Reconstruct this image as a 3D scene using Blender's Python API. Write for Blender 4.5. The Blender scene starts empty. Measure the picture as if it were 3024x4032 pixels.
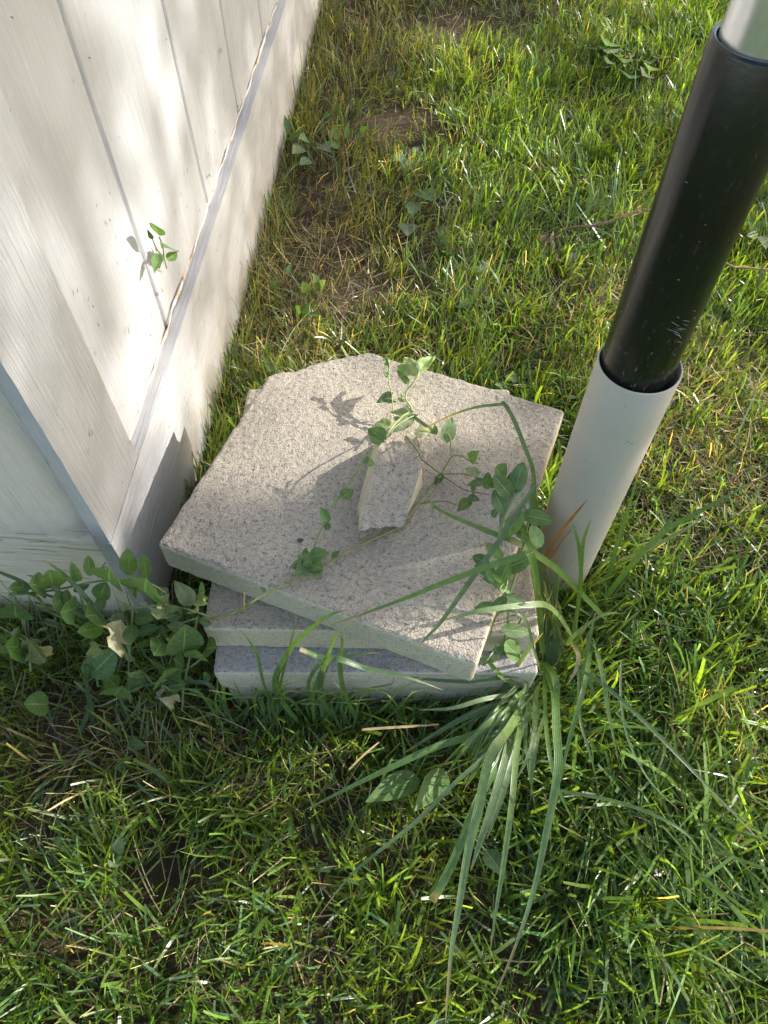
import bpy, math, random
import numpy as np
from mathutils import Vector, Matrix

# ------------------------------------------------------------------ camera, sky, sun, exposure
scene = bpy.context.scene
PITCH = math.radians(56.7)          # camera looks this far below the horizon
CAM_H = 1.032
cd = bpy.data.cameras.new("camera"); cam = bpy.data.objects.new("camera", cd)
scene.collection.objects.link(cam); scene.camera = cam
cam.location = (0, 0, CAM_H); cam.rotation_euler = (math.pi/2 - PITCH, 0, 0)
cd.sensor_fit = 'VERTICAL'; cd.sensor_height = 36.0; cd.lens = 26.0
cd.clip_start = 0.01; cd.clip_end = 500.0

SUN_EL = math.radians(26.0)
SUN_AZ = math.radians(15.0)         # measured from +X towards +Y
SDIR = np.array([math.cos(SUN_EL)*math.cos(SUN_AZ), math.cos(SUN_EL)*math.sin(SUN_AZ), math.sin(SUN_EL)])
world = bpy.data.worlds.new("World"); scene.world = world; world.use_nodes = True
wn = world.node_tree.nodes; wl = world.node_tree.links
sky = wn.new('ShaderNodeTexSky'); sky.sky_type = 'NISHITA'; sky.sun_disc = False
sky.sun_elevation = SUN_EL; sky.sun_rotation = math.pi/2 - SUN_AZ
sky.air_density = 1.0; sky.dust_density = 1.6; sky.ozone_density = 0.6
bg = wn['Background']; bg.inputs['Strength'].default_value = 0.15
wb = wn.new('ShaderNodeMix'); wb.data_type = 'RGBA'; wb.blend_type = 'MULTIPLY'; wb.inputs[0].default_value = 1.0
wb.inputs[7].default_value = (1.03, .98, .92, 1)      # the camera's white balance for open shade
wl.new(sky.outputs[0], wb.inputs[6]); wl.new(wb.outputs[2], bg.inputs['Color'])
ld = bpy.data.lights.new("sun", 'SUN'); ld.energy = 3.5; ld.angle = math.radians(0.5); ld.color = (1.0, 0.96, 0.90)
sun = bpy.data.objects.new("sun", ld); scene.collection.objects.link(sun)
sun.rotation_euler = Vector((-SDIR[0], -SDIR[1], -SDIR[2])).to_track_quat('-Z', 'Y').to_euler()
vs = scene.view_settings
vs.view_transform = 'Standard'; vs.look = 'None'; vs.gamma = 1.0; vs.exposure = 1.42
scene.cycles.max_bounces = 8; scene.cycles.transparent_max_bounces = 8

rng = np.random.default_rng(7)
random.seed(7)
COL = scene.collection

# ------------------------------------------------------------------ photo measurements -> points in the world
F = 2912.0; CP, SP = math.cos(PITCH), math.sin(PITCH)
def ray(u, v):
    x = (u-1512.0)/F; y = (v-2016.0)/F
    return np.array([x, CP - SP*y, -SP - CP*y])
def pz(u, v, z):                      # the point of that height
    d = ray(u, v); return np.array([0, 0, CAM_H]) + d*((z-CAM_H)/d[2])
def py(u, v, Y):                      # the point at that distance ahead
    d = ray(u, v); return np.array([0, 0, CAM_H]) + d*(Y/d[1])
def proj(P):                          # world -> photo pixels (arrays)
    P = np.atleast_2d(P); z = P[:, 2]-CAM_H
    f = P[:, 1]*CP - z*SP; up = P[:, 1]*SP + z*CP
    f = np.where(f < 0.02, 0.02, f)
    return 1512 + F*P[:, 0]/f, 2016 - F*up/f
def frame_of(ox, oy, s):
    return lambda x, y: (ox + s*x, oy + s*y)
R2 = frame_of(0, 1200, .6028); R3 = frame_of(700, 1300, .6028); R4 = frame_of(1400, 1300, .6028)
R5 = frame_of(600, 2000, .6028); R6 = frame_of(1500, 1900, .6028); R7 = frame_of(2000, 0, .6329)
R8 = frame_of(2000, 1200, .6329); S1 = frame_of(0, 2100, .6028); S2 = frame_of(1100, 2600, .7836)
S3 = frame_of(0, 2800, .7233); S4 = frame_of(2200, 2600, .6473); S5 = frame_of(900, 0, .7233)
S6 = frame_of(900, 700, .7233); S7 = frame_of(2000, 500, .6172); DD = frame_of(0, 0, 1.8228)
RT = frame_of(1300, 1300, .4219); R1 = frame_of(0, 0, .7836)

# ------------------------------------------------------------------ numpy noise
def _h(ix, iy, seed):
    n = (ix*374761393 + iy*668265263 + seed*974711) & 0xffffffff
    n = ((n ^ (n >> 13))*1274126177) & 0xffffffff
    return ((n ^ (n >> 16)) & 0xffff)/65535.0
def vnoise(x, y, seed=0):
    x = np.asarray(x, float); y = np.asarray(y, float)
    ix = np.floor(x).astype(np.int64); iy = np.floor(y).astype(np.int64)
    fx = x-ix; fy = y-iy; fx = fx*fx*(3-2*fx); fy = fy*fy*(3-2*fy)
    a = _h(ix, iy, seed); b = _h(ix+1, iy, seed); c = _h(ix, iy+1, seed); d = _h(ix+1, iy+1, seed)
    return (a*(1-fx)+b*fx)*(1-fy) + (c*(1-fx)+d*fx)*fy
def fbm(x, y, seed=0, o=4):
    s = 0; a = .5; t = 0
    for i in range(o):
        s = s + a*vnoise(x*2**i, y*2**i, seed+i*17); t += a; a *= .5
    return s/t

# ------------------------------------------------------------------ mesh building
class MB:
    def __init__(self): self.v = []; self.f = []; self.c = []; self.st = []; self.m = []; self.n = 0
    def add(self, v, f, c=(.5, .5, .5), st=None, mi=0):
        v = np.asarray(v, float).reshape(-1, 3); f = np.asarray(f, np.int64).reshape(-1, 4)
        self.v.append(v); self.f.append(f+self.n)
        c = np.asarray(c, float)
        if c.ndim == 1: c = np.broadcast_to(c, (len(v), 3))
        self.c.append(c)
        self.st.append(np.zeros((len(v), 2)) if st is None else np.asarray(st, float))
        self.m.append(np.full(len(f), mi)); self.n += len(v)
        return self
    def build(self, name, mats, parent=None, origin=(0, 0, 0), smooth=True, local=False, sharp=0):
        v = np.concatenate(self.v) - (0 if local else np.asarray(origin, float))
        f = np.concatenate(self.f); c = np.concatenate(self.c); st = np.concatenate(self.st); mi = np.concatenate(self.m)
        me = bpy.data.meshes.new(name)
        me.vertices.add(len(v)); me.vertices.foreach_set('co', v.astype(np.float32).ravel())
        me.loops.add(f.size); me.loops.foreach_set('vertex_index', f.astype(np.int32).ravel())
        me.polygons.add(len(f)); me.polygons.foreach_set('loop_start', np.arange(0, f.size, 4, dtype=np.int32))
        me.polygons.foreach_set('loop_total', np.full(len(f), 4, np.int32))
        me.polygons.foreach_set('material_index', mi.astype(np.int32))
        me.polygons.foreach_set('use_smooth', np.full(len(f), smooth))
        a = me.attributes.new('col', 'FLOAT_COLOR', 'POINT')
        a.data.foreach_set('color', np.concatenate([c, np.ones((len(c), 1))], 1).astype(np.float32).ravel())
        b = me.attributes.new('st', 'FLOAT_VECTOR', 'POINT')
        b.data.foreach_set('vector', np.concatenate([st, np.zeros((len(st), 1))], 1).astype(np.float32).ravel())
        me.update(); me.validate()
        if sharp: me.set_sharp_from_angle(angle=math.radians(sharp))
        for m in (mats if isinstance(mats, (list, tuple)) else [mats]): me.materials.append(m)
        o = bpy.data.objects.new(name, me); COL.objects.link(o)
        if parent is not None: o.parent = parent
        elif not local: o.location = tuple(origin)
        return o
def grid_faces(nr, nc, closed=False):
    r = np.arange(nr-1)[:, None]; c = np.arange(nc if closed else nc-1)[None, :]; c2 = (c+1) % nc
    return np.stack([r*nc+c, r*nc+c2, (r+1)*nc+c2, (r+1)*nc+c], -1).reshape(-1, 4)
def tag(o, label=None, cat=None, group=None, kind=None):
    if label: o['label'] = label
    if cat: o['category'] = cat
    if group: o['group'] = group
    if kind: o['kind'] = kind
    return o
def empty(name, loc, rz=0):
    o = bpy.data.objects.new(name, None); COL.objects.link(o); o.location = tuple(loc); o.rotation_euler = (0, 0, rz)
    o.empty_display_size = .05
    return o
def box(mb, lo, hi, mi=0, c=(.5, .5, .5), jit=0):
    (x0, y0, z0), (x1, y1, z1) = lo, hi
    v = np.array([[x0,y0,z0],[x1,y0,z0],[x1,y1,z0],[x0,y1,z0],[x0,y0,z1],[x1,y0,z1],[x1,y1,z1],[x0,y1,z1]], float)
    mb.add(v, [[3,2,1,0],[4,5,6,7],[0,1,5,4],[1,2,6,5],[2,3,7,6],[3,0,4,7]], c, None, mi)
def smooth_path(P, per=6):
    P = np.asarray(P, float); n = len(P); out = []
    for i in range(n-1):
        p0 = P[max(i-1, 0)]; p1 = P[i]; p2 = P[i+1]; p3 = P[min(i+2, n-1)]
        for k in range(per):
            t = k/per
            out.append(.5*((2*p1) + (-p0+p2)*t + (2*p0-5*p1+4*p2-p3)*t*t + (-p0+3*p1-3*p2+p3)*t**3))
    out.append(P[-1]); return np.array(out)
def unit(a):
    a = np.asarray(a, float); return a/np.maximum(np.linalg.norm(a, axis=-1, keepdims=True), 1e-9)
def tube(mb, P, r, c=(.5, .5, .5), n=6, per=6, mi=0):
    P = smooth_path(P, per) if per > 1 else np.asarray(P, float)
    T = unit(np.gradient(P, axis=0)); ref = np.array([.31, .17, .93])
    A = unit(np.cross(T, ref)); B = np.cross(T, A)
    rr = np.linspace(r[0], r[1], len(P)) if isinstance(r, (tuple, list)) else np.full(len(P), r)
    a = np.linspace(0, 2*math.pi, n, endpoint=False)
    V = P[:, None] + rr[:, None, None]*(A[:, None]*np.cos(a)[None, :, None] + B[:, None]*np.sin(a)[None, :, None])
    mb.add(V.reshape(-1, 3), grid_faces(len(P), n, True), c, None, mi)
def lathe(mb, cx, cy, prof, n=64, c=(.5, .5, .5), mi=0, wob=None):
    a = np.linspace(0, 2*math.pi, n, endpoint=False)
    V = [[[cx+r*math.cos(t), cy+r*math.sin(t), z] for t in a] for r, z in prof]
    V = np.array(V)
    if wob is not None: V = wob(V)
    mb.add(V.reshape(-1, 3), grid_faces(len(prof), n, True), c, None, mi)
UP = np.array([0, 0, 1.0])
CAMP = np.array([0, 0, CAM_H])
def leaf(mb, base, tip, wid, c, lobes=.12, fold=.25, curl=.15, crumple=0., n=9, roll=0., sharp=1.0, face=None, oval=False):
    """one leaf blade: midrib from base to tip, folded along it and curled down at the tip"""
    base = np.asarray(base, float); tip = np.asarray(tip, float); ax = tip-base; L = np.linalg.norm(ax); ax = ax/L
    ref = unit(.55*unit(CAMP-base) + .45*UP + .12*rng.normal(size=3)) if face is None else unit(face)
    side = unit(np.cross(ax, ref)); nor = np.cross(side, ax)
    if roll: side, nor = side*math.cos(roll)+nor*math.sin(roll), nor*math.cos(roll)-side*math.sin(roll)
    t = np.linspace(0, 1, n); s = np.linspace(-1, 1, 7)
    w = np.sin(np.pi*np.clip(t, 0, 1)**.62)**.75*(1-.25*t**3)
    if oval: w = np.sin(np.pi*np.clip(t, 0, 1)**.9)**.62
    w = np.where(t < .12, np.maximum(w, .62*(t/.12)**.5+.12), w); w[-1] = .03
    if sharp != 1: w = w**sharp
    S, T = np.meshgrid(s, t)
    W = w[:, None]*wid*.5
    along = T*L - lobes*L*np.abs(S)**1.3*np.exp(-T*7)
    h = fold*np.abs(S)*W - curl*L*T**2*.6 + .18*W*np.sin(T*9+S*2.1)*np.abs(S)*.3
    if crumple:
        h = h + crumple*L*(fbm(S*1.9+rng.uniform(0, 50), T*3.1, 3)-.5)*1.6
        S2 = S*(1+crumple*.9*(fbm(T*5+rng.uniform(0, 50), S*2, 5)-.5)); 
    else: S2 = S
    V = base + along[..., None]*ax + (S2*W)[..., None]*side + h[..., None]*nor
    cc = np.asarray(c)*(1+.10*rng.normal())
    mb.add(V.reshape(-1, 3), grid_faces(n, 7), np.clip(cc, 0, 1), np.stack([S.ravel(), T.ravel()], 1))
def ribbon(mb, P, w, c, per=6, tipw=.08, basew=.75, up=None, fold=.25, tipc=None, cut=False):
    """a long grass blade along a path, creased along its middle"""
    P = smooth_path(P, per); n = len(P); T = unit(np.gradient(P, axis=0))
    ref = (unit(CAMP-P)*.6 + UP*.4) if up is None else np.broadcast_to(up, P.shape)
    side = unit(np.cross(T, ref)); nor = np.cross(side, T)
    t = np.linspace(0, 1, n)
    ww = w*.5*np.minimum(1, basew+t*2.0)*np.where(t > .45, 1-(1-tipw)*((t-.45)/.55)**1.4, 1)
    if cut: ww = w*.5*np.minimum(1, basew+t*2.0)
    V = np.stack([P-side*ww[:, None]+nor*(fold*ww)[:, None], P, P+side*ww[:, None]+nor*(fold*ww)[:, None]], 1)
    cc = np.asarray(c, float)
    C = np.broadcast_to(cc, (n, 3)).copy()
    if tipc is not None: C = C*(1-t[:, None]**2) + np.asarray(tipc)*t[:, None]**2
    mb.add(V.reshape(-1, 3), grid_faces(n, 3), np.repeat(C, 3, 0), np.stack([np.tile([-1, 0, 1], n), np.repeat(t, 3)], 1))

# ------------------------------------------------------------------ materials
def mat(name):
    m = bpy.data.materials.new(name); m.use_nodes = True
    nt = m.node_tree; p = nt.nodes['Principled BSDF']; return m, nt.nodes, nt.links, p
def noise(N, L, vec, scale, detail=4, rough=.55):
    n = N.new('ShaderNodeTexNoise'); n.inputs['Scale'].default_value = scale; n.inputs['Detail'].default_value = detail
    n.inputs['Roughness'].default_value = rough
    if vec is not None: L.new(vec, n.inputs['Vector'])
    return n
def ramp(N, L, fac, stops):
    r = N.new('ShaderNodeValToRGB'); e = r.color_ramp.elements
    while len(e) < len(stops): e.new(.5)
    for k, (p, c) in enumerate(stops):
        e[k].position = p; e[k].color = tuple(c)+((1,) if len(c) == 3 else ())
    L.new(fac, r.inputs['Fac']); return r
def mixc(N, L, fac, a, b, bt='MIX'):
    m = N.new('ShaderNodeMix'); m.data_type = 'RGBA'; m.blend_type = bt
    for sock, val in ((m.inputs[0], fac), (m.inputs[6], a), (m.inputs[7], b)):
        if isinstance(val, bpy.types.NodeSocket): L.new(val, sock)
        elif isinstance(val, (int, float)): sock.default_value = val
        else: sock.default_value = tuple(val)+(1,)
    return m.outputs[2]
def math_(N, L, op, a, b=None, clamp=False):
    m = N.new('ShaderNodeMath'); m.operation = op; m.use_clamp = clamp
    for i, val in enumerate((a, b)):
        if val is None: continue
        if isinstance(val, bpy.types.NodeSocket): L.new(val, m.inputs[i])
        else: m.inputs[i].default_value = val
    return m.outputs[0]
def coords(N, L, scale=(1, 1, 1)):
    t = N.new('ShaderNodeTexCoord'); mp = N.new('ShaderNodeMapping'); mp.inputs['Scale'].default_value = scale
    L.new(t.outputs['Object'], mp.inputs['Vector']); return mp.outputs['Vector']
def bump(N, L, p, height, strength, dist):
    b = N.new('ShaderNodeBump'); b.inputs['Strength'].default_value = strength; b.inputs['Distance'].default_value = dist
    L.new(height, b.inputs['Height']); L.new(b.outputs[0], p.inputs['Normal'])

def plant_mat(name, rough=.42, trans=.45, tint=(1.25, 1.35, .55), veins=False, spec=.5, stripes=False):
    m, N, L, p = mat(name)
    a = N.new('ShaderNodeAttribute'); a.attribute_name = 'col'
    colr = a.outputs['Color']
    v = coords(N, L); nz = noise(N, L, v, 140, 3)
    colr = mixc(N, L, .55, colr, mixc(N, L, 1.0, colr, ramp(N, L, nz.outputs[0], [(.3, (.55, .55, .5)), (.7, (1.3, 1.3, 1.2))]).outputs[0], 'MULTIPLY'))
    if veins:
        s = N.new('ShaderNodeAttribute'); s.attribute_name = 'st'
        sx = N.new('ShaderNodeSeparateXYZ'); L.new(s.outputs['Vector'], sx.inputs[0])
        ab = math_(N, L, 'ABSOLUTE', sx.outputs[0])
        mid = math_(N, L, 'LESS_THAN', ab, .045)
        ph = math_(N, L, 'SUBTRACT', math_(N, L, 'MULTIPLY', sx.outputs[1], 42.0), math_(N, L, 'MULTIPLY', ab, 15.0))
        sv = math_(N, L, 'GREATER_THAN', math_(N, L, 'SINE', ph), .93)
        vf = math_(N, L, 'MAXIMUM', math_(N, L, 'MULTIPLY', mid, .55), math_(N, L, 'MULTIPLY', sv, .22))
        colr = mixc(N, L, vf, colr, (.30, .42, .18))
        bump(N, L, p, math_(N, L, 'SUBTRACT', nz.outputs[0], vf), .35, .002)
    if stripes:
        s = N.new('ShaderNodeAttribute'); s.attribute_name = 'st'
        sx = N.new('ShaderNodeSeparateXYZ'); L.new(s.outputs['Vector'], sx.inputs[0])
        sf = math_(N, L, 'ADD', math_(N, L, 'MULTIPLY', math_(N, L, 'SINE', math_(N, L, 'MULTIPLY', sx.outputs[0], 14.0)), .5), .5)
        colr = mixc(N, L, math_(N, L, 'MULTIPLY', sf, .20), colr, (.22, .30, .15))
        tipn = math_(N, L, 'ADD', sx.outputs[1], math_(N, L, 'MULTIPLY', nz.outputs[0], .22))
        colr = mixc(N, L, ramp(N, L, tipn, [(.985, (0, 0, 0)), (1.10, (.8, .8, .8))]).outputs[0], colr, (.30, .22, .10))
        bump(N, L, p, sf, .25, .001)
    L.new(colr, p.inputs['Base Color']); p.inputs['Roughness'].default_value = rough
    p.inputs['Specular IOR Level'].default_value = spec
    tb = N.new('ShaderNodeBsdfTranslucent'); L.new(mixc(N, L, 1.0, colr, tint, 'MULTIPLY'), tb.inputs['Color'])
    mx = N.new('ShaderNodeMixShader'); mx.inputs[0].default_value = trans
    L.new(p.outputs[0], mx.inputs[1]); L.new(tb.outputs[0], mx.inputs[2])
    L.new(mx.outputs[0], N['Material Output'].inputs['Surface'])
    return m
M_grass = plant_mat('grass_blades', .33, .45, (1.9, 1.75, .40), False, .7)
M_leaf = plant_mat('leaf_green', .55, .36, (1.3, 1.45, .45), True, .35)
M_blade = plant_mat('long_blade', .33, .35, (1.5, 1.5, .5), False, .5, True)
M_straw = plant_mat('dry_straw', .7, .2, (1.1, 1.0, .8), False, .3)
M_stem = plant_mat('plant_stem', .5, .1, (1, 1, .6), False, .4)

def concrete(name, cols, pit, bumpd, vs_=330):
    m, N, L, p = mat(name); v = coords(N, L)
    big = noise(N, L, v, 13, 7, .65); fine = noise(N, L, v, 520, 3, .7); med = noise(N, L, v, 190, 4, .7); gr = noise(N, L, v, 430, 2, .6)
    c = ramp(N, L, big.outputs[0], [(.30, cols[0]), (.55, cols[1]), (.72, cols[2])]).outputs[0]
    c = mixc(N, L, .55, c, mixc(N, L, 1.0, c, ramp(N, L, fine.outputs[0], [(.34, (.60, .59, .58)), (.5, (1, 1, 1)), (.66, (1.22, 1.21, 1.19))]).outputs[0], 'MULTIPLY'))
    # open pores between the grains
    nw = noise(N, L, v, 60, 2)
    wv = N.new('ShaderNodeVectorMath'); wv.operation = 'MULTIPLY_ADD'; L.new(nw.outputs['Color'], wv.inputs[0])
    wv.inputs[1].default_value = (.012, .012, .012); L.new(v, wv.inputs[2])
    vo = N.new('ShaderNodeTexVoronoi'); vo.feature = 'DISTANCE_TO_EDGE'; vo.inputs['Scale'].default_value = vs_; L.new(wv.outputs[0], vo.inputs['Vector'])
    crack = ramp(N, L, vo.outputs['Distance'], [(.0, (1, 1, 1)), (.13, (0, 0, 0))]).outputs[0]
    gate = ramp(N, L, med.outputs[0], [(.47, (0, 0, 0)), (.64, (1, 1, 1))]).outputs[0]
    pf = mixc(N, L, 1.0, crack, gate, 'MULTIPLY')
    pfv = math_(N, L, 'MULTIPLY', pf, pit)
    c = mixc(N, L, pfv, c, (.06, .052, .046))
    L.new(c, p.inputs['Base Color']); p.inputs['Roughness'].default_value = .95; p.inputs['Specular IOR Level'].default_value = .15
    h = math_(N, L, 'SUBTRACT', math_(N, L, 'ADD', math_(N, L, 'MULTIPLY', gr.outputs[0], 1.1), math_(N, L, 'MULTIPLY', fine.outputs[0], .5)), math_(N, L, 'MULTIPLY', pf, .7))
    bump(N, L, p, h, .8, bumpd*.62)
    return m
M_ctop = concrete('porous_concrete', [(.35, .31, .255), (.42, .37, .295), (.48, .425, .33)], .95, .0045)
M_ctop2 = concrete('porous_concrete_grey', [(.35, .33, .315), (.41, .38, .355), (.45, .42, .385)], .75, .0040)
M_cside = concrete('moulded_concrete', [(.46, .41, .31), (.52, .47, .36), (.49, .445, .345)], .6, .0018, 260)
M_cside2 = concrete('moulded_concrete_pale', [(.47, .435, .345), (.53, .495, .40), (.49, .455, .375)], .6, .0018, 260)

def paint(name, grain, gs, bumpd, dirt=None, base=(.385, .392, .41)):
    """weathered white paint over wood; grain = stretch of the wood grain"""
    m, N, L, p = mat(name); v = coords(N, L, grain); vo = coords(N, L)
    g = noise(N, L, v, gs, 6, .65); blot = noise(N, L, vo, 7, 4)
    c = mixc(N, L, blot.outputs[0], base, (base[0]*.92, base[1]*.915, base[2]*.90))
    fine = noise(N, L, vo, 90, 3)
    c = mixc(N, L, ramp(N, L, fine.outputs[0], [(.62, (0, 0, 0)), (.75, (.35, .35, .35))]).outputs[0], c, (.55, .51, .45))
    if dirt:
        z0, z1, dc, amt = dirt
        sx = N.new('ShaderNodeSeparateXYZ'); L.new(vo, sx.inputs[0])
        mr = N.new('ShaderNodeMapRange'); mr.inputs[1].default_value = z1; mr.inputs[2].default_value = z0; L.new(sx.outputs[2], mr.inputs[0])
        dn = noise(N, L, coords(N, L, (1, 1, 1)), 22, 6, .7)
        f = math_(N, L, 'MULTIPLY', math_(N, L, 'MULTIPLY', mr.outputs[0], ramp(N, L, dn.outputs[0], [(.38, (0, 0, 0)), (.62, (1, 1, 1))]).outputs[0]), amt, True)
        c = mixc(N, L, f, c, dc)
    L.new(c, p.inputs['Base Color']); p.inputs['Roughness'].default_value = .62; p.inputs['Specular IOR Level'].default_value = .35
    bump(N, L, p, g.outputs[0], .8, bumpd*.9)
    return m
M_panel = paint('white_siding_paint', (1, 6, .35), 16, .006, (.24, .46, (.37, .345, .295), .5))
M_trim = paint('white_trim_paint', (1, 10, .15), 26, .012, (.20, .55, (.44, .41, .36), .45), (.43, .432, .445))
M_base = paint('white_skirting_paint', (8, .35, 9), 15, .004, (.0, .13, (.30, .245, .15), .95), (.39, .388, .39))
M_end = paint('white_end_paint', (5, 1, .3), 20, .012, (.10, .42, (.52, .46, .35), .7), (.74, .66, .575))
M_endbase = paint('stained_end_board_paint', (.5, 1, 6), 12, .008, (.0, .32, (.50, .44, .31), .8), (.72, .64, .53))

def simple(name, c, rough, metal=0, spec=.5, nz=None):
    m, N, L, p = mat(name)
    p.inputs['Roughness'].default_value = rough; p.inputs['Metallic'].default_value = metal; p.inputs['Specular IOR Level'].default_value = spec
    if nz:
        n = noise(N, L, coords(N, L), nz[0], 5); cc = mixc(N, L, n.outputs[0], c, nz[1]); L.new(cc, p.inputs['Base Color'])
        bump(N, L, p, n.outputs[0], .25, nz[2])
    else: p.inputs['Base Color'].default_value = tuple(c)+(1,)
    return m
def caulk_mat():
    m, N, L, p = mat('rust_stained_caulk'); v = coords(N, L, (1, 1, 1)); n = noise(N, L, v, 24, 5, .7)
    c = ramp(N, L, n.outputs[0], [(.40, (.62, .60, .54)), (.56, (.54, .45, .33)), (.64, (.32, .16, .07))]).outputs[0]
    L.new(c, p.inputs['Base Color']); p.inputs['Roughness'].default_value = .6
    bump(N, L, p, n.outputs[0], .5, .004); return m
M_caulk = caulk_mat()
def galv():
    m, N, L, p = mat('galvanised_steel'); v = coords(N, L, (1, 1, .4)); vo = N.new('ShaderNodeTexVoronoi'); vo.inputs['Scale'].default_value = 160
    L.new(v, vo.inputs['Vector']); n = noise(N, L, coords(N, L), 30, 5)
    c = mixc(N, L, vo.outputs['Distance'], (.82, .84, .85), (.60, .62, .64)); c = mixc(N, L, n.outputs[0], c, (.88, .88, .87))
    L.new(c, p.inputs['Base Color']); p.inputs['Metallic'].default_value = .9; p.inputs['Roughness'].default_value = .30
    return m
M_galv = galv()
def black_plastic():
    m, N, L, p = mat('black_plastic'); v = coords(N, L); n = noise(N, L, v, 40, 6, .7)
    sc = noise(N, L, coords(N, L, (3, 3, 1)), 70, 4, .7)
    f = ramp(N, L, sc.outputs[0], [(.60, (0, 0, 0)), (.68, (.8, .8, .8))]).outputs[0]
    sx = N.new('ShaderNodeSeparateXYZ'); L.new(v, sx.inputs[0])
    low = ramp(N, L, sx.outputs[2], [(.455, (1, 1, 1)), (.56, (.12, .12, .12))]).outputs[0]
    c = mixc(N, L, mixc(N, L, 1.0, f, low, 'MULTIPLY'), (.007, .009, .007), (.17, .17, .16))
    L.new(c, p.inputs['Base Color'])
    r = ramp(N, L, n.outputs[0], [(.3, (.20, .20, .20)), (.7, (.29, .29, .29))]).outputs[0]; L.new(r, p.inputs['Roughness'])
    p.inputs['Specular IOR Level'].default_value = .5
    bump(N, L, p, n.outputs[0], .12, .002)
    return m
M_black = black_plastic()
def white_plastic():
    m, N, L, p = mat('weathered_white_plastic'); v = coords(N, L); n = noise(N, L, v, 8, 5)
    c = mixc(N, L, n.outputs[0], (.40, .375, .32), (.44, .415, .36))
    sx = N.new('ShaderNodeSeparateXYZ'); L.new(v, sx.inputs[0])
    low = ramp(N, L, sx.outputs[2], [(.0, (1, 1, 1)), (.19, (0, 0, 0))]).outputs[0]
    d = noise(N, L, coords(N, L, (1, 1, .5)), 60, 6, .75); f = ramp(N, L, d.outputs[0], [(.44, (0, 0, 0)), (.62, (.8, .8, .8))]).outputs[0]
    c = mixc(N, L, mixc(N, L, 1.0, low, f, 'MULTIPLY'), c, (.33, .29, .22))
    spk = noise(N, L, v, 210, 2); sf = ramp(N, L, spk.outputs[0], [(.68, (0, 0, 0)), (.72, (.6, .6, .6))]).outputs[0]
    c = mixc(N, L, sf, c, (.25, .23, .2))
    L.new(c, p.inputs['Base Color']); p.inputs['Roughness'].default_value = .55; p.inputs['Specular IOR Level'].default_value = .2
    return m
M_white = white_plastic()
M_twig = simple('brown_bark', (.20, .11, .065), .8, 0, .3, (60, (.33, .21, .14), .002))
M_stone = simple('dark_stone', (.05, .05, .052), .7, 0, .3, (80, (.09, .085, .08), .002))
M_bark = simple('tree_bark', (.09, .065, .045), .9, 0, .2, (14, (.17, .13, .10), .03))
M_roof = simple('roof_felt', (.10, .10, .105), .9, 0, .2, (40, (.15, .15, .15), .004))
def soil():
    m, N, L, p = mat('lawn_soil'); v = coords(N, L); n = noise(N, L, v, 26, 8, .7); g = noise(N, L, v, 1.4, 5)
    c = ramp(N, L, n.outputs[0], [(.3, (.045, .032, .020)), (.55, (.095, .068, .045)), (.75, (.16, .115, .08))]).outputs[0]
    # farther off than the modelled blades the ground carries the lawn's own green
    vd = N.new('ShaderNodeVectorMath'); vd.operation = 'DISTANCE'; L.new(v, vd.inputs[0]); vd.inputs[1].default_value = (.5, 1.4, 0)
    far = ramp(N, L, math_(N, L, 'DIVIDE', vd.outputs['Value'], 10.0), [(.19, (0, 0, 0)), (.27, (1, 1, 1))]).outputs[0]
    gc = mixc(N, L, g.outputs[0], (.045, .085, .02), (.09, .12, .035))
    c = mixc(N, L, far, c, mixc(N, L, .5, gc, n.outputs['Color'], 'OVERLAY'))
    L.new(c, p.inputs['Base Color']); p.inputs['Roughness'].default_value = 1; p.inputs['Specular IOR Level'].default_value = .1
    bump(N, L, p, n.outputs[0], 1, .02); return m
M_soil = soil()

# ------------------------------------------------------------------ ground
SLAB_T = .058
ZT = 4*SLAB_T
POLE = (.270, .559)
def ground_z(x, y):
    return (fbm(np.asarray(x)*5, np.asarray(y)*5, 11, 4)-.5)*.03 - .006
mb = MB()
nx = 240
gx = np.concatenate([[-60, -15, -5], np.linspace(-2.2, 3.4, nx), [6, 16, 60]]); gy = np.concatenate([[-60, -15, -4], np.linspace(-1.6, 4.6, nx), [8, 18, 60]])
X, Y = np.meshgrid(gx, gy); inner = (np.abs(X-.6) < 2.9) & (np.abs(Y-1.5) < 3.2)
Z = np.where(inner, ground_z(X, Y) + (fbm(X*40, Y*40, 5, 3)-.5)*.008, -.006)
for (u, v, r, d) in ((660, 3420, .09, .03), (1600, 490, .12, .012)):
    c = pz(u, v, 0); Z = Z - d*np.exp(-((X-c[0])**2+(Y-c[1])**2)/(r*r))
mb.add(np.stack([X, Y, Z], -1).reshape(-1, 3), grid_faces(len(gy), len(gx)))
tag(mb.build('ground', M_soil), kind='structure')

# ------------------------------------------------------------------ shed
SH = (-.341, .474, 0.0); SH_ROT = -math.radians(4.27)
shed = empty('garden_shed', SH, SH_ROT)
tag(shed, 'white painted wooden shed with grooved siding, wide skirting board and weathered corner trim', 'shed')
LEN = 3.7; WID = 2.6; HT = 2.25; ZL = .238
def shed_world(p):
    p = np.atleast_2d(p); c, s = math.cos(SH_ROT), math.sin(SH_ROT)
    return np.stack([SH[0]+c*p[:, 0]-s*p[:, 1], SH[1]+s*p[:, 0]+c*p[:, 1], p[:, 2]], 1)
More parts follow.
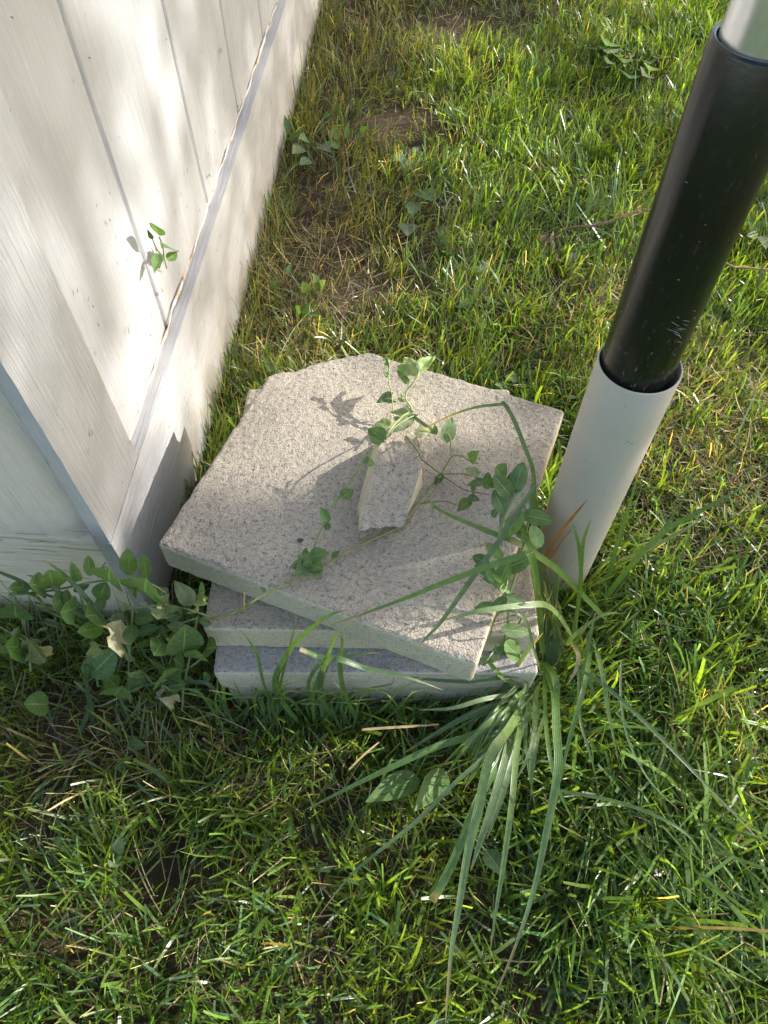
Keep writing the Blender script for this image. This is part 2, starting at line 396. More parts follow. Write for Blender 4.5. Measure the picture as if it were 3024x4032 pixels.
# grooved siding (long wall), local: outward = +x, along = +y
ys = np.unique(np.concatenate([np.linspace(0.0, LEN, 500)] + [np.linspace(g-.012, g+.012, 13) for g in np.arange(.085, LEN, .302)]))
zs = np.concatenate([np.linspace(ZL-.03, 1.1, 60), np.linspace(1.13, HT, 20)])
YY, ZZ = np.meshgrid(ys, zs)
prof = np.zeros_like(YY)
for g in np.arange(.085, LEN, .302):
    d = np.abs(YY-g+.0012*np.sin(ZZ*9+g*5)); prof -= .0060*np.clip((.0065-d)/.0025, 0, 1)
prof += (fbm(YY*7, ZZ*1.6, 21, 3)-.5)*.010 + (fbm(YY*90, ZZ*3.2, 31, 3)-.5)*.0016
prof += .006*np.clip((.06-(ZZ-ZL))/.06, 0, 1)*np.clip(fbm(YY*11, ZZ*4, 9, 2)-.4, 0, 1)*2
mb = MB(); mb.add(np.stack([-.020+prof, YY, ZZ], -1).reshape(-1, 3), grid_faces(len(zs), len(ys))[:, ::1])
wallp = mb.build('siding_panel', M_panel, shed, local=True)
# rough caulk bead where siding meets the skirting ledge
n = 420; yb = np.linspace(.137, LEN-.02, n)
rad = .0010 + .0030*vnoise(yb*60, yb*0, 3)*vnoise(yb*9, yb*0+2, 4)
P = np.stack([-.0185+.001*np.sin(yb*70), yb, ZL+.0018+.006*vnoise(yb*14, yb*0+5, 8)], 1)
a = np.linspace(0, 2*math.pi, 8, endpoint=False)
V = P[:, None] + rad[:, None, None]*np.stack([np.cos(a), 0*a, 1.3*np.sin(a)], 1)[None]
mb = MB(); mb.add(V.reshape(-1, 3), grid_faces(n, 8, True)); mb.build('caulk_bead', M_caulk, wallp, local=True)
# dark clipping flecks stuck to the paint
mb = MB()
for k in range(420):
    y = rng.uniform(.02, 2.2); z = .25 + rng.exponential(.22)
    if z > 1.2: continue
    x = (-.0155 if y > .137 else .0012); L_ = rng.uniform(.002, .007)*(1.8 if rng.random() < .08 else 1); an = rng.normal(0, .7)
    d = np.array([0, math.sin(an), math.cos(an)])*L_; w = np.array([0, d[2], -d[1]])*rng.uniform(.10, .2); b = np.array([x, y, z]); o = np.array([.0006, 0, 0])
    c = random.choice([(.10, .09, .06), (.16, .15, .09), (.07, .08, .05)])
    mb.add([b-w, b+w, b+d+w*.4+o, b+d-w*.4+o], [[0, 1, 2, 3]], c)
for k in range(140):
    y = rng.uniform(.02, 2.0); z = rng.uniform(.06, .22); b = np.array([.0016, y, z]); an = rng.normal(0, 1); L_ = rng.uniform(.002, .006)
    d = np.array([0, math.sin(an), math.cos(an)])*L_; w = np.array([0, d[2], -d[1]])*.15; mb.add([b-w, b+w, b+d+w*.4, b+d-w*.4], [[0, 1, 2, 3]], (.12, .11, .07))
tag(mb.build('clipping_flecks', M_straw, wallp, local=True), kind='stuff')
def board(mb, lo, hi, ax, n, seed, amp, ragged=0):
    """a plank: long axis ax divided into n, its edges a little uneven"""
    lo = np.array(lo, float); hi = np.array(hi, float); o = [i for i in range(3) if i != ax]
    t = np.linspace(0, 1, n); ring = []
    K = 10
    per = [(0, a_) for a_ in np.linspace(0, 1, K)] + [(b_, 1) for b_ in np.linspace(0, 1, 4)[1:]] + [(1, a_) for a_ in np.linspace(1, 0, K)[1:]] + [(b_, 0) for b_ in np.linspace(1, 0, 4)[1:-1]]
    V = np.zeros((n, len(per), 3))
    for j, (p, q) in enumerate(per):
        V[:, j, ax] = lo[ax]+(hi-lo)[ax]*t
        V[:, j, o[0]] = lo[o[0]]+(hi-lo)[o[0]]*p + amp*(fbm(t*n*.35, np.full(n, q*3+p*7.1), seed, 3)-.5)
        V[:, j, o[1]] = lo[o[1]]+(hi-lo)[o[1]]*q + amp*1.2*(fbm(t*n*.30, np.full(n, 31+p*2.0+q*5), seed+5, 3)-.5) - (ragged*fbm(t*n*.05, np.full(n, 3.), seed+9, 3)*(q == 0) if ragged else 0)
    m = len(per); F_ = grid_faces(n, m, True)
    mb.add(V.reshape(-1, 3), F_)
    for r in (0, n-1):
        c = V[r].mean(0); vv = np.concatenate([V[r], [c]]); mb.add(vv, [[j, (j+1) % m, m, m] for j in range(0)] or [[j, (j+1) % m, (j+1) % m, m] for j in range(0)] or np.array([[j, j+1, (j+2) % m, m] for j in range(0, m-1, 2)]))
mb = MB(); board(mb, (-.0195, .001, ZL+.001), (-.0012, .136, HT-.01), 2, 240, 3, .0016); mb.build('corner_trim', M_trim, shed, local=True, sharp=35)
mb = MB(); board(mb, (-.0200, -.0, .006), (0, LEN, ZL), 1, 300, 13, .0010, .008); mb.build('skirting_board', M_base, shed, local=True, sharp=35)
# end wall (faces the camera)
xs = np.linspace(-WID, -.0215, 220); zs = np.linspace(ZL-.02, HT, 70); XX, ZZ = np.meshgrid(xs, zs)
pr = np.zeros_like(XX)
for g in [-.052]+list(np.arange(-.34, -WID, -.302)): pr += .004*np.clip((.006-np.abs(XX-g))/.003, 0, 1)
pr += .012*np.exp(-((XX+.034)/.008)**2) + (fbm(XX*8, ZZ*2, 41, 3)-.5)*.010 + (fbm(XX*70, ZZ*3, 43, 3)-.5)*.0014
mb = MB(); mb.add(np.stack([XX, .0035+pr, ZZ], -1).reshape(-1, 3), grid_faces(len(zs), len(xs))); mb.build('end_panel', M_end, shed, local=True)
mb = MB(); board(mb, (-WID, .0022, .012), (-.0225, .016, ZL-.0015), 0, 300, 23, .003, .012); mb.build('end_skirting_board', M_endbase, shed, local=True, sharp=35)
mb = MB(); box(mb, (-WID-.02, LEN, .0), (0, LEN+.02, HT)); box(mb, (-WID-.02, .03, .0), (-WID, LEN, HT)); mb.build('rear_wall', M_end, shed, local=True, smooth=False)
mb = MB()
mb.add(np.array([[-WID-.15, -.10, HT], [.10, -.10, HT], [.10, LEN+.1, HT], [-WID-.15, LEN+.1, HT], [-WID-.15, -.10, HT+.03], [-WID/2, -.10, HT+.62], [.10, -.10, HT+.03], [.10, LEN+.1, HT+.03], [-WID/2, LEN+.1, HT+.62], [-WID-.15, LEN+.1, HT+.03]]),
       [[3, 2, 1, 0], [4, 5, 8, 9], [5, 6, 7, 8], [0, 1, 6, 4], [1, 2, 7, 6], [2, 3, 9, 7], [3, 0, 4, 9], [4, 6, 5, 5], [7, 9, 8, 8]][:7])
mb.build('roof', M_roof, shed, local=True, smooth=False)

mb = MB()
for k in range(26):
    x0 = rng.uniform(-.34, -.05); z0 = ZL+rng.uniform(-.12, .05)*abs(rng.normal(1, .3)); L_ = rng.uniform(.015, .07)
    xs_ = np.linspace(x0, x0+L_, 7); zz_ = z0+np.cumsum(rng.normal(0, .0010, 7)); yy_ = np.where(zz_ > ZL-.002, .0015, .0008)
    for j in range(6): mb.add([[xs_[j], yy_[j], zz_[j]-.0004], [xs_[j+1], yy_[j+1], zz_[j+1]-.0004], [xs_[j+1], yy_[j+1], zz_[j+1]+.0004], [xs_[j], yy_[j], zz_[j]+.0004]], [[0, 1, 2, 3]], (.17, .14, .09))
tag(mb.build('paint_cracks', M_straw, shed, local=True), kind='stuff')
# ------------------------------------------------------------------ stacked concrete slabs
def slab(name, label, quad, z0, z1, mats, n=130, m=18, seed=1, breaks=(), r0=.0045, rough=1.0, group='concrete paving slabs in one stack'):
    A, B, C, D = [np.asarray(q, float)[:2] for q in quad]
    Lx = np.linalg.norm(B-A); Ly = np.linalg.norm(D-A); H = z1-z0
    def warp(a): return .5-.5*np.cos(np.pi*a)*(.35+.65*1) if False else (a + .5-.5*np.cos(np.pi*a)*1.0)/2 + 0*a
    u = np.linspace(0, 1, n); u = .6*u+.4*(.5-.5*np.cos(np.pi*u)); w = np.linspace(0, 1, m)
    mb = MB()
    def put(U, V, W, mi):
        p = np.stack([U*Lx, V*Ly, W*H], -1)
        s = seed*13.7
        rr = r0*(.55+1.1*fbm((p[..., 0]+s)*60, (p[..., 1]+p[..., 2]*.7)*60, seed, 3))
        rr = np.minimum(rr[..., None], np.array([Lx, Ly, H])*.4)
        q = np.clip(p, rr, np.array([Lx, Ly, H])-rr); d = p-q; dn = unit(d)
        q = q + dn*rr
        big = fbm((p[..., 0]+s)*45, (p[..., 1]+p[..., 2]*.8)*45, seed+3, 3)-.5
        fin = fbm((p[..., 0]+p[..., 2]*.6+s)*230, (p[..., 1]+p[..., 2]*.8)*230, seed+7, 2)-.5
        amp = np.where(dn[..., 2] > .6, 1.0, .35)[..., None]*rough
        q = q + dn*((big*.0011+fin*.0016)[..., None]*amp)
        uu = q[..., 0]/Lx; vv = q[..., 1]/Ly
        xy = ((1-uu)*(1-vv))[..., None]*A + (uu*(1-vv))[..., None]*B + (uu*vv)[..., None]*C + ((1-uu)*vv)[..., None]*D
        for (pa, pb, ns) in breaks:
            pa = np.asarray(pa)[:2]; pb = np.asarray(pb)[:2]; t = unit(pb-pa); nn = np.array([t[1], -t[0]])
            if np.dot(nn, (A+C)/2-pa) > 0: nn = -nn
            al = (xy-pa) @ t
            off = ns*(fbm(al*38, q[..., 2]*30, seed+19, 4)-.5)*2 - q[..., 2]*.10
            dd = (xy-pa) @ nn - off
            xy = xy - np.where(dd > 0, dd*.985, 0)[..., None]*nn
        P = np.concatenate([xy, (z0+q[..., 2])[..., None]], -1)
        sh = P.shape; mb.add(P.reshape(-1, 3), grid_faces(sh[0], sh[1]), (.5, .5, .5), None, mi)
    U, V = np.meshgrid(u, u); one = np.ones_like(U)
    put(U, V, one, 0); put(U, V[::-1], 0*one, 1)
    U, W = np.meshgrid(u, w); z = np.zeros_like(U)
    put(U, z, W, 1); put(U[:, ::-1], z+1, W, 1); put(z+1, U, W, 1); put(z, U[:, ::-1], W, 1)
    c = np.append((A+C)/2, z0)
    return tag(mb.build(name, mats, origin=c), label, 'paving slab', group)
L_ = pz(616, 2142, ZT); N_ = pz(1876, 2622, ZT); Rc = pz(2227, 1613, ZT); Fc = Rc + (L_-N_)
b1, b2, b3 = pz(1098, 1460, ZT), pz(1330, 1405, ZT), pz(1500, 1420, ZT)
TOPQ = [L_, N_, Rc, Fc]
slab('paving_slab', 'topmost grey slab, turned askew, with a broken far corner and a concrete chunk on it', TOPQ, ZT-SLAB_T+.0004, ZT, [M_ctop, M_cside], 190, 22, 1, [(b1, b2, .008)], .006, 1.25)
zz = ZT-SLAB_T
a2 = pz(797, 2474, zz); d2 = pz(2126, 2500, zz)
c2 = d2+np.array([.0, .415, 0]); e2 = pz(975, 1528, zz)
slab('paving_slab', 'second slab from the top, its front left corner jutting out under the askew one', [a2, d2, c2, e2], zz-SLAB_T+.0004, zz, [M_ctop, M_cside], 150, 18, 2, (), .004, 1.1)
zz = ZT-2*SLAB_T
a3 = pz(838, 2650, zz); d3 = pz(2120, 2650, zz)
slab('paving_slab', 'third slab from the top, bluish grey upper face and pale smooth front edge', [a3, d3, d3+np.array([.008, .41, 0]), a3+np.array([-.004, .412, 0])], zz-SLAB_T+.0004, zz, [M_ctop2, M_cside2], 130, 18, 3, (), .004, 1.1)
zz = ZT-3*SLAB_T
slab('paving_slab', 'lowest slab of the stack, shaded and half sunk behind the grass', [a3+np.array([.006, .004, 0]), d3+np.array([-.002, .006, 0]), d3+np.array([.004, .415, 0]), a3+np.array([-.002, .412, 0])], -.02, zz, [M_ctop2, M_cside2], 90, 18, 4, (), .004, 1.0)

# broken chunk lying on the top slab
tp = [pz(*R4(22, 1302), ZT+.047), pz(*R4(318, 1268), ZT+.047), pz(*R4(432, 890), ZT+.050), pz(*R4(405, 795), ZT+.046), pz(*R4(330, 755), ZT+.042), pz(*R4(155, 742), ZT+.040)]
lft = [pz(*R4(8, 1308), ZT+.002), pz(*R4(120, 742), ZT+.002)]
tp = np.array(tp); cen = tp.mean(0)
bt = tp.copy(); bt[:, 2] = ZT+.0012
bt[0] = [lft[0][0], lft[0][1]+.035, ZT+.0012]; bt[5] = [lft[1][0], lft[1][1], ZT+.0012]
bt[1] += [0, .030, 0]; bt[2] += [.004, .004, 0]; bt[3] += [.004, .006, 0]; bt[4] += [.0, .008, 0]
def loop_pts(P, k):
    out = []
    for i in range(len(P)):
        a_, b_ = P[i], P[(i+1) % len(P)]
        out += [a_+(b_-a_)*j/k for j in range(k)]
    return np.array(out)
k = 12; T_ = loop_pts(tp, k); B_ = loop_pts(bt, k); nr = len(T_)
for i in range(k+1): T_[i % nr, :2] += (vnoise(np.array([i*.9]), np.array([2.]), 5)[0]-.5)*np.array([.002, .006])
mb = MB(); rows = []
for q in np.linspace(0, 1, 9): rows.append(B_*(1-q)+T_*q + (fbm(np.arange(nr)*.5, np.full(nr, q*6), 3, 3)[:, None]-.5)*.0035)
V = np.array(rows); mb.add(V.reshape(-1, 3), grid_faces(9, nr, True), (.5, .5, .5), None, 1)
ct = T_.mean(0); rows = []
Tt = V[-1]
for q in np.linspace(0, 1, 14):
    R_ = Tt*(1-q)+ct*q; R_ = R_.copy(); R_[:, 2] += (fbm(R_[:, 0]*120, R_[:, 1]*120, 8, 3)-.5)*.004*min(1, q*5)
    rows.append(R_)
mb.add(np.array(rows).reshape(-1, 3), grid_faces(14, nr, True), (.5, .5, .5), None, 0)
ob = mb.build('concrete_chunk', [M_ctop, M_cside], origin=(cen[0], cen[1], ZT))
tag(ob, 'small broken wedge of concrete lying on the top slab among vine stems', 'concrete chunk')
# pebbles on the slab
def pebble(u, v, r, label):
    c = pz(u, v, ZT+.001); mb = MB()
    th = np.linspace(0.05, math.pi-.05, 7); ph = np.linspace(0, 2*math.pi, 10, endpoint=False); TH, PH = np.meshgrid(th, ph, indexing='ij')
    rr = r*(1+.5*(fbm(TH*2, np.cos(PH)*1.5+2, int(u), 2)-.5))
    mb.add(np.stack([c[0]+rr*np.sin(TH)*np.cos(PH)*1.2, c[1]+rr*np.sin(TH)*np.sin(PH), c[2]+r*.5+.6*rr*np.cos(TH)], -1).reshape(-1, 3), grid_faces(7, 10, True))
    tag(mb.build('pebble', M_stone, origin=c), label, 'pebble')
pebble(*R5(965, 215), .0032, 'tiny black pebble on the open middle of the top slab')

# ------------------------------------------------------------------ post in its two sleeves
post = empty('sleeved_post', (POLE[0], POLE[1], 0))
tag(post, 'galvanised steel post inside a black plastic sleeve and a wider white plastic sleeve', 'post')
RW, RB, RM = .0445, .0384, .0326
mb = MB()
def rim_wob(V):
    return V
lathe(mb, *POLE, [(RW, -.02), (RW, .03), (RW, .2), (RW, .40), (RW, .4655), (RW-.0008, .4668), (RW-.0018, .4668), (RW-.0025, .4655), (RW-.0025, .40), (RW-.0025, .05), (RW-.0025, -.02)], 80)
mb.build('white_sleeve', M_white, post, (POLE[0], POLE[1], 0))
bx, by = POLE[0]-.0022, POLE[1]+.0012
mb = MB()
lathe(mb, bx, by, [(RB-.004, .425), (RB-.001, .425), (RB, .428), (RB, .446), (RB-.0006, .447), (RB-.0006, .4495), (RB, .451), (RB, .52), (RB, .65), (RB, .7795), (RB-.0012, .782), (RB-.0035, .782), (RB-.0048, .780), (RB-.0048, .70), (RB-.0048, .43)], 80)
mb.build('black_sleeve', M_black, post, (POLE[0], POLE[1], 0))
mb = MB()
def stuck(r, a0, z0, L_, w_, an, c, lift=.0004):
    t_ = np.linspace(0, 1, 5); al_ = a0+t_*L_*math.sin(an)/r; zz_ = z0+t_*L_*math.cos(an); hw = w_*.5*np.sin(np.pi*(.12+.76*t_))
    V = []
    for s_ in (-1, 1): V.append(np.stack([bx0+(r+lift)*np.cos(al_+s_*hw*math.cos(an)/r), by0+(r+lift)*np.sin(al_+s_*hw*math.cos(an)/r), zz_-s_*hw*math.sin(an)], 1))
    mb.add(np.stack(V, 1).reshape(-1, 3), grid_faces(5, 2), c)
FA = math.atan2(-POLE[1], -POLE[0])            # side of the post that faces the path
bx0, by0 = bx, by
for k in range(16): stuck(RB, FA+rng.normal(.75, .12), .545+rng.normal(0, .010), rng.uniform(.004, .013), rng.uniform(.0003, .0007), -1.0+rng.normal(0, .14), (.30, .30, .29))
for k in range(14): stuck(RB, FA+rng.uniform(-1.2, 1.2), rng.uniform(.455, .70), rng.uniform(.001, .0035), rng.uniform(.0005, .0012), rng.uniform(0, 3), random.choice([(.33, .33, .28), (.26, .25, .19)]))
tag(mb.build('scuff_marks', M_straw, post, (POLE[0], POLE[1], 0)), kind='stuff')
mb = MB(); bx0, by0 = POLE
for k in range(60):
    z_ = .06+rng.exponential(.09)
    if z_ > .45: continue
    stuck(RW, FA+rng.uniform(-1.3, 1.3), z_, rng.uniform(.001, .005), rng.uniform(.0004, .0010), rng.uniform(-1.5, 1.5), random.choice([(.12, .11, .07), (.2, .17, .11), (.10, .14, .05)]))
tag(mb.build('dirt_specks', M_straw, post, (POLE[0], POLE[1], 0)), kind='stuff')
mb = MB(); mxx, myy = POLE[0]-.0026, POLE[1]+.0006
lathe(mb, mxx, myy, [(RM, -.3), (RM, .4), (RM, .8), (RM, 1.2), (RM, 2.02), (RM-.002, 2.03), (.001, 2.035)], 64)
mb.build('steel_post', M_galv, post, (POLE[0], POLE[1], 0))
# ------------------------------------------------------------------ lawn
G_FRESH = np.array([.112, .195, .034]); G_YEL = np.array([.21, .25, .045]); G_BLUE = np.array([.10, .19, .085]); G_DRY = np.array([.42, .33, .17]); G_GREY = np.array([.17, .16, .11])
def blobs(u, v, lst):
    o = np.zeros_like(u)
    for (cx, cy, rx, ry, a_) in lst: o = np.maximum(o, a_*np.exp(-(((u-cx)/rx)**2+((v-cy)/ry)**2)))
    return o
BARE = [(870, 262, 95, 50, 1), (1010, 50, 150, 60, .95), (640, 420, 70, 60, .5), (345, 1860, 75, 60, .95), (800, 600, 120, 50, .5), (760, 20, 60, 30, .8), (600, 1690, 60, 30, .4), (1580, 2160, 60, 40, .6), (760, 700, 70, 30, .6)]
THIN = [(700, 480, 240, 320, .95), (680, 100, 220, 220, .9), (200, 1560, 260, 90, .6), (930, 60, 200, 60, .5)]
DRY = [(620, 620, 190, 200, .75), (1350, 640, 180, 160, .45), (1520, 960, 170, 150, 1), (1100, 700, 130, 80, .4), (1600, 1650, 110, 140, .8), (1560, 1180, 110, 70, .7), (600, 1620, 160, 60, .4), (450, 1640, 90, 60, .6), (250, 1650, 150, 80, .4), (720, 1680, 140, 60, .35), (760, 20, 60, 30, .9), (1250, 60, 200, 60, .2)]
GREY = [(690, 480, 210, 360, 1), (700, 80, 220, 190, 1), (180, 1580, 280, 110, .8), (1000, 40, 200, 70, .6)]
LONG = [(1480, 1900, 260, 330, .95), (1230, 1350, 120, 200, .6), (1300, 480, 120, 100, .65), (700, 1520, 360, 40, .5), (1550, 1250, 140, 120, .35), (1500, 60, 200, 90, .3)]
def inside_quad(x, y, Q, pad=0.0):
    Q = [np.asarray(q)[:2] for q in Q]; c = sum(Q)/4; ok = np.ones_like(x, bool)
    for i in range(4):
        a_, b_ = Q[i], Q[(i+1) % 4]; t = unit(b_-a_); n_ = np.array([t[1], -t[0]])
        ok &= ((x-a_[0])*n_[0]+(y-a_[1])*n_[1]) < pad
    return ok
BQ = [a3, d3, d3+np.array([.008, .41, 0]), a3+np.array([-.004, .412, 0])]
def allowed(x, y, pad=.004):
    c, s = math.cos(-SH_ROT), math.sin(-SH_ROT); lx = c*(x-SH[0])-s*(y-SH[1]); ly = s*(x-SH[0])+c*(y-SH[1])
    ok = ~((lx < .004) & (lx > -WID-.1) & (ly > -.004) & (ly < LEN+.1))
    ok &= ~inside_quad(x, y, BQ, pad); ok &= (x-POLE[0])**2+(y-POLE[1])**2 > (RW+.002)**2
    return ok
def blades(x, y, L, w, phi, tilt, curv, colr, tipw, K=5, z0=None, kink=None):
    n = len(x); t = np.linspace(0, 1, K); th = tilt[:, None]+curv[:, None]*t[None]
    ds = L[:, None]/(K-1)
    px = np.concatenate([np.zeros((n, 1)), np.cumsum(np.sin(th[:, 1:])*ds, 1)], 1); pzv = np.concatenate([np.zeros((n, 1)), np.cumsum(np.cos(th[:, 1:])*ds, 1)], 1)
    cx, sx = np.cos(phi)[:, None], np.sin(phi)[:, None]
    g0 = ground_z(x, y) if z0 is None else z0
    bend = (rng.normal(0, .12, n)*L)[:, None]*t[None]**2
    Xc = x[:, None]+px*cx - bend*sx; Yc = y[:, None]+px*sx + bend*cx; Zc = np.maximum(g0[:, None]+pzv, .002+g0[:, None]*.5)
    tw = rng.normal(0, .7, n)[:, None]+rng.normal(0, .5, n)[:, None]*t
    sxv = -sx*np.cos(tw)+0*t; syv = cx*np.cos(tw)+0*t; szv = np.sin(tw)*.8
    ww = w[:, None]*.5*np.minimum(1, .6+1.6*t)[None]*(1-(1-tipw[:, None])*t[None]**2.2)
    A = np.stack([Xc-sxv*ww, Yc-syv*ww, Zc-szv*ww], -1); B = np.stack([Xc+sxv*ww, Yc+syv*ww, Zc+szv*ww], -1)
    V = np.stack([A, B], 2).reshape(-1, 3)
    base = (np.arange(n)*K*2)[:, None, None]; k_ = np.arange(K-1)[None, :, None]*2
    F_ = base+k_+np.array([0, 1, 3, 2])[None, None]
    C = np.repeat(colr[:, None], K*2, 1).reshape(-1, 3)
    return V, F_.reshape(-1, 4), C
def scatter(n, x0, x1, y0, y1, dens_fn, pad=.004):
    x = rng.uniform(x0, x1, n); y = rng.uniform(y0, y1, n); u, v = proj(np.stack([x, y, 0*x], 1)); u = u/1.8228; v = v/1.8228
    d = dens_fn(x, y, u, v); k = (rng.random(n) < d) & allowed(x, y, pad); return x[k], y[k], u[k], v[k]
def lawn_layer(mb, n, area, size=1.0, lens=(.028, .056), widths=(.0020, .0040)):
    def dens(x, y, u, v):
        cl = fbm(x*14, y*14, 77, 3)
        return np.clip(.35+1.5*(cl-.3), .12, 1)*(1-.93*blobs(u, v, BARE))*(1-.68*blobs(u, v, THIN))
    x, y, u, v = scatter(n, *area, dens)
    m = len(x); cl = fbm(x*11, y*11, 51, 3); lg = np.clip(blobs(u, v, LONG), 0, 1)
    L = (rng.uniform(*lens, m)*(.55+.95*cl)+lg*rng.uniform(0, .075, m))*size*(1-.55*blobs(u, v, BARE))
    w = rng.uniform(*widths, m)*(1+.8*lg*rng.random(m))*size
    phi = vnoise(x*7, y*7, 91)*9+rng.normal(0, 1.1, m)
    # bottom right: blades lie splayed out from a clump
    tilt = np.abs(rng.normal(.30, .33, m)) + lg*rng.uniform(0, .5, m); curv = rng.normal(.35, .55, m)+lg*.5
    dryp = np.clip(.16+.75*blobs(u, v, DRY)+.55*blobs(u, v, GREY)+.30*(fbm(x*9, y*9, 33, 3)-.5)*2, .05, .9)
    r = rng.random(m); isdry = r < dryp*.45
    yel = np.clip(fbm(x*5, y*5, 61, 3)*1.3-.25, 0, 1)[:, None]
    c = G_FRESH*(1-.6*yel)+G_YEL*.6*yel
    bl = (rng.random(m) < .18)[:, None]; c = np.where(bl, G_BLUE, c)
    dc = G_DRY*(1-rng.random((m, 1))*.5)+G_GREY*rng.random((m, 1))*.4; w = np.where(isdry, w*.62, w); c = np.where(isdry[:, None], dc, c*(1-blobs(u, v, GREY)[:, None]*np.array([.10, .32, -.25])))
    c = c*np.exp(rng.normal(.04, .40, (m, 1)))
    tipw = np.where(rng.random(m) < .55, rng.uniform(.5, .95, m), .08)
    V, F_, C = blades(x, y, L, w, phi, tilt, curv, c, tipw)
    mb.add(V, F_, np.clip(C, 0, 1))
mb = MB()
lawn_layer(mb, 112000, (-1.0, 1.25, -.30, 1.35), 1.0, (.032, .068), (.0020, .0043))
lawn_layer(mb, 90000, (-1.0, 1.25, -.30, 1.35), 1.0, (.016, .036), (.0010, .0024))
lawn_layer(mb, 85000, (-.55, 1.6, 1.35, 3.0), 1.15)
lawn_layer(mb, 95000, (-1.9, 3.0, -1.3, 4.2), 1.5)
tag(mb.build('lawn_grass', M_grass), 'short green mown lawn grass with sunlit blades covering the ground', 'grass', kind='stuff')
# dry clippings and flattened hay between the blades
mb = MB()
def hay(n, area):
    def dens(x, y, u, v): return np.clip(.22+.9*blobs(u, v, DRY)+.5*(fbm(x*8, y*8, 15, 3)-.5), .05, 1)*(1-.5*blobs(u, v, BARE))
    x, y, u, v = scatter(n, *area, dens, .0); m = len(x)
    L = rng.uniform(.02, .085, m); w = rng.uniform(.0009, .0022, m); c = G_DRY*np.exp(rng.normal(-.1, .35, (m, 1))); k = rng.random(m) < .35; c[k] = G_GREY*np.exp(rng.normal(0, .3, (k.sum(), 1)))
    V, F_, C = blades(x, y, L, w, rng.uniform(0, 6.3, m), rng.uniform(1.1, 1.6, m), rng.normal(.1, .5, m), c, np.full(m, .6), 6, ground_z(x, y)+rng.uniform(.002, .022, m))
    mb.add(V, F_, np.clip(C, 0, 1))
hay(24000, (-1.0, 1.3, -.3, 1.4)); hay(9000, (.30, .85, .45, 1.25)); hay(16000, (-.5, 1.6, 1.35, 3.0)); hay(9000, (-1.9, 3., -1.2, 4.1))
tag(mb.build('dry_thatch', M_straw), 'tan dry grass clippings lying flat among the green blades', 'dry grass', kind='stuff')
# tall thin grass along the shed foot
mb = MB()
m = 1500; yl = rng.uniform(.30, 3.2, m)**1; xl = .006+np.abs(rng.normal(0, .035, m)); W_ = shed_world(np.stack([xl, yl, 0*xl], 1)); k = allowed(W_[:, 0], W_[:, 1]); W_ = W_[k]; m = len(W_)
c = np.where((rng.random(m) < .4)[:, None], G_DRY*.5, G_FRESH*.95)*np.exp(rng.normal(0, .3, (m, 1)))
V, F_, C = blades(W_[:, 0], W_[:, 1], rng.uniform(.04, .13, m), rng.uniform(.0009, .0020, m), rng.normal(1.0, 1.3, m), np.abs(rng.normal(.2, .2, m)), rng.normal(.7, .6, m), c, np.full(m, .1), 7)
mb.add(V, F_, np.clip(C, 0, 1))
m = 1300; xe = rng.uniform(-.75, .02, m); W_ = np.stack([xe, .474+(.341+xe)*-.0747-np.abs(rng.normal(.0, .05, m))-.006], 1); k = allowed(W_[:, 0], W_[:, 1]); W_ = W_[k]; m = len(W_)
c = np.where((rng.random(m) < .45)[:, None], G_GREY, G_FRESH*.9)*np.exp(rng.normal(0, .3, (m, 1)))
V, F_, C = blades(W_[:, 0], W_[:, 1], rng.uniform(.05, .16, m), rng.uniform(.0012, .0028, m), rng.uniform(0, 6.3, m), np.abs(rng.normal(.35, .3, m)), rng.normal(.7, .6, m), c, np.full(m, .1), 7)
mb.add(V, F_, np.clip(C, 0, 1))
tag(mb.build('wall_foot_grass', M_grass), 'wispy uncut grass growing along the foot of the white shed', 'grass', kind='stuff')

# ------------------------------------------------------------------ long grass clump beside the post
def zpath(fr, pts, zs):
    zz = np.interp(np.linspace(0, 1, len(pts)), np.linspace(0, 1, len(zs)), zs)
    return [pz(*fr(*p), z) for p, z in zip(pts, zz)]
CL = pz(*R6(1060, 1230), .0)
clump = empty('long_grass_clump', (CL[0], CL[1], 0))
tag(clump, 'clump of long uncut grass blades flopping over the slabs beside the white sleeve', 'grass clump')
g1 = (.105, .195, .050); g2 = (.100, .160, .075); g3 = (.16, .24, .08); gp = (.18, .25, .13); gd = (.36, .20, .06)
mb = MB(); S_ = .00048
def lb(fr, pts, zs, w, c=g1, **k): ribbon(mb, zpath(fr, pts, zs), w, c, **k)
lb(R6, [(1480, 900), (1300, 720), (1150, 570), (900, 400), (700, 320), (400, 190), (310, 110)], [.03, .14, .22, .28, .29, .27, .25], .0085, g1)
lb(R6, [(1100, 1230), (1050, 1050), (1030, 800), (1000, 560), (972, 466), (940, 472), (700, 548), (400, 660), (150, 760), (-150, 870), (-330, 930)], [.0, .08, .2, .31, .34, .335, .32, .30, .285, .265, .25], .0085, g1, basew=.9)
lb(R6, [(1010, 20), (900, 180), (780, 370), (600, 620), (400, 900), (300, 1010), (230, 1095)], [.34, .335, .32, .30, .275, .265, .25], .0060, g2)
lb(R6, [(1260, 1030), (1180, 900), (1100, 815), (1000, 795), (700, 830), (520, 870), (390, 905)], [.02, .14, .22, .25, .27, .265, .26], .0080, g3, tipc=gp)
lb(R4, [(1260, 2250), (1200, 1500), (1170, 1150), (1160, 930), (1110, 780), (1040, 600), (972, 482), (940, 486), (800, 502), (640, 550), (470, 632)], [0, .18, .25, .30, .33, .36, .375, .37, .35, .31, .26], .0052, g2, basew=1, tipw=.4)
lb(R4, [(470, 632), (410, 590), (360, 545), (330, 480)], [.262, .255, .25, .245], .005, g2, tipw=.4)
lb(R4, [(1180, 1560), (1170, 1300), (1150, 1100), (1160, 960)], [.1, .2, .27, .31], .009, g2)
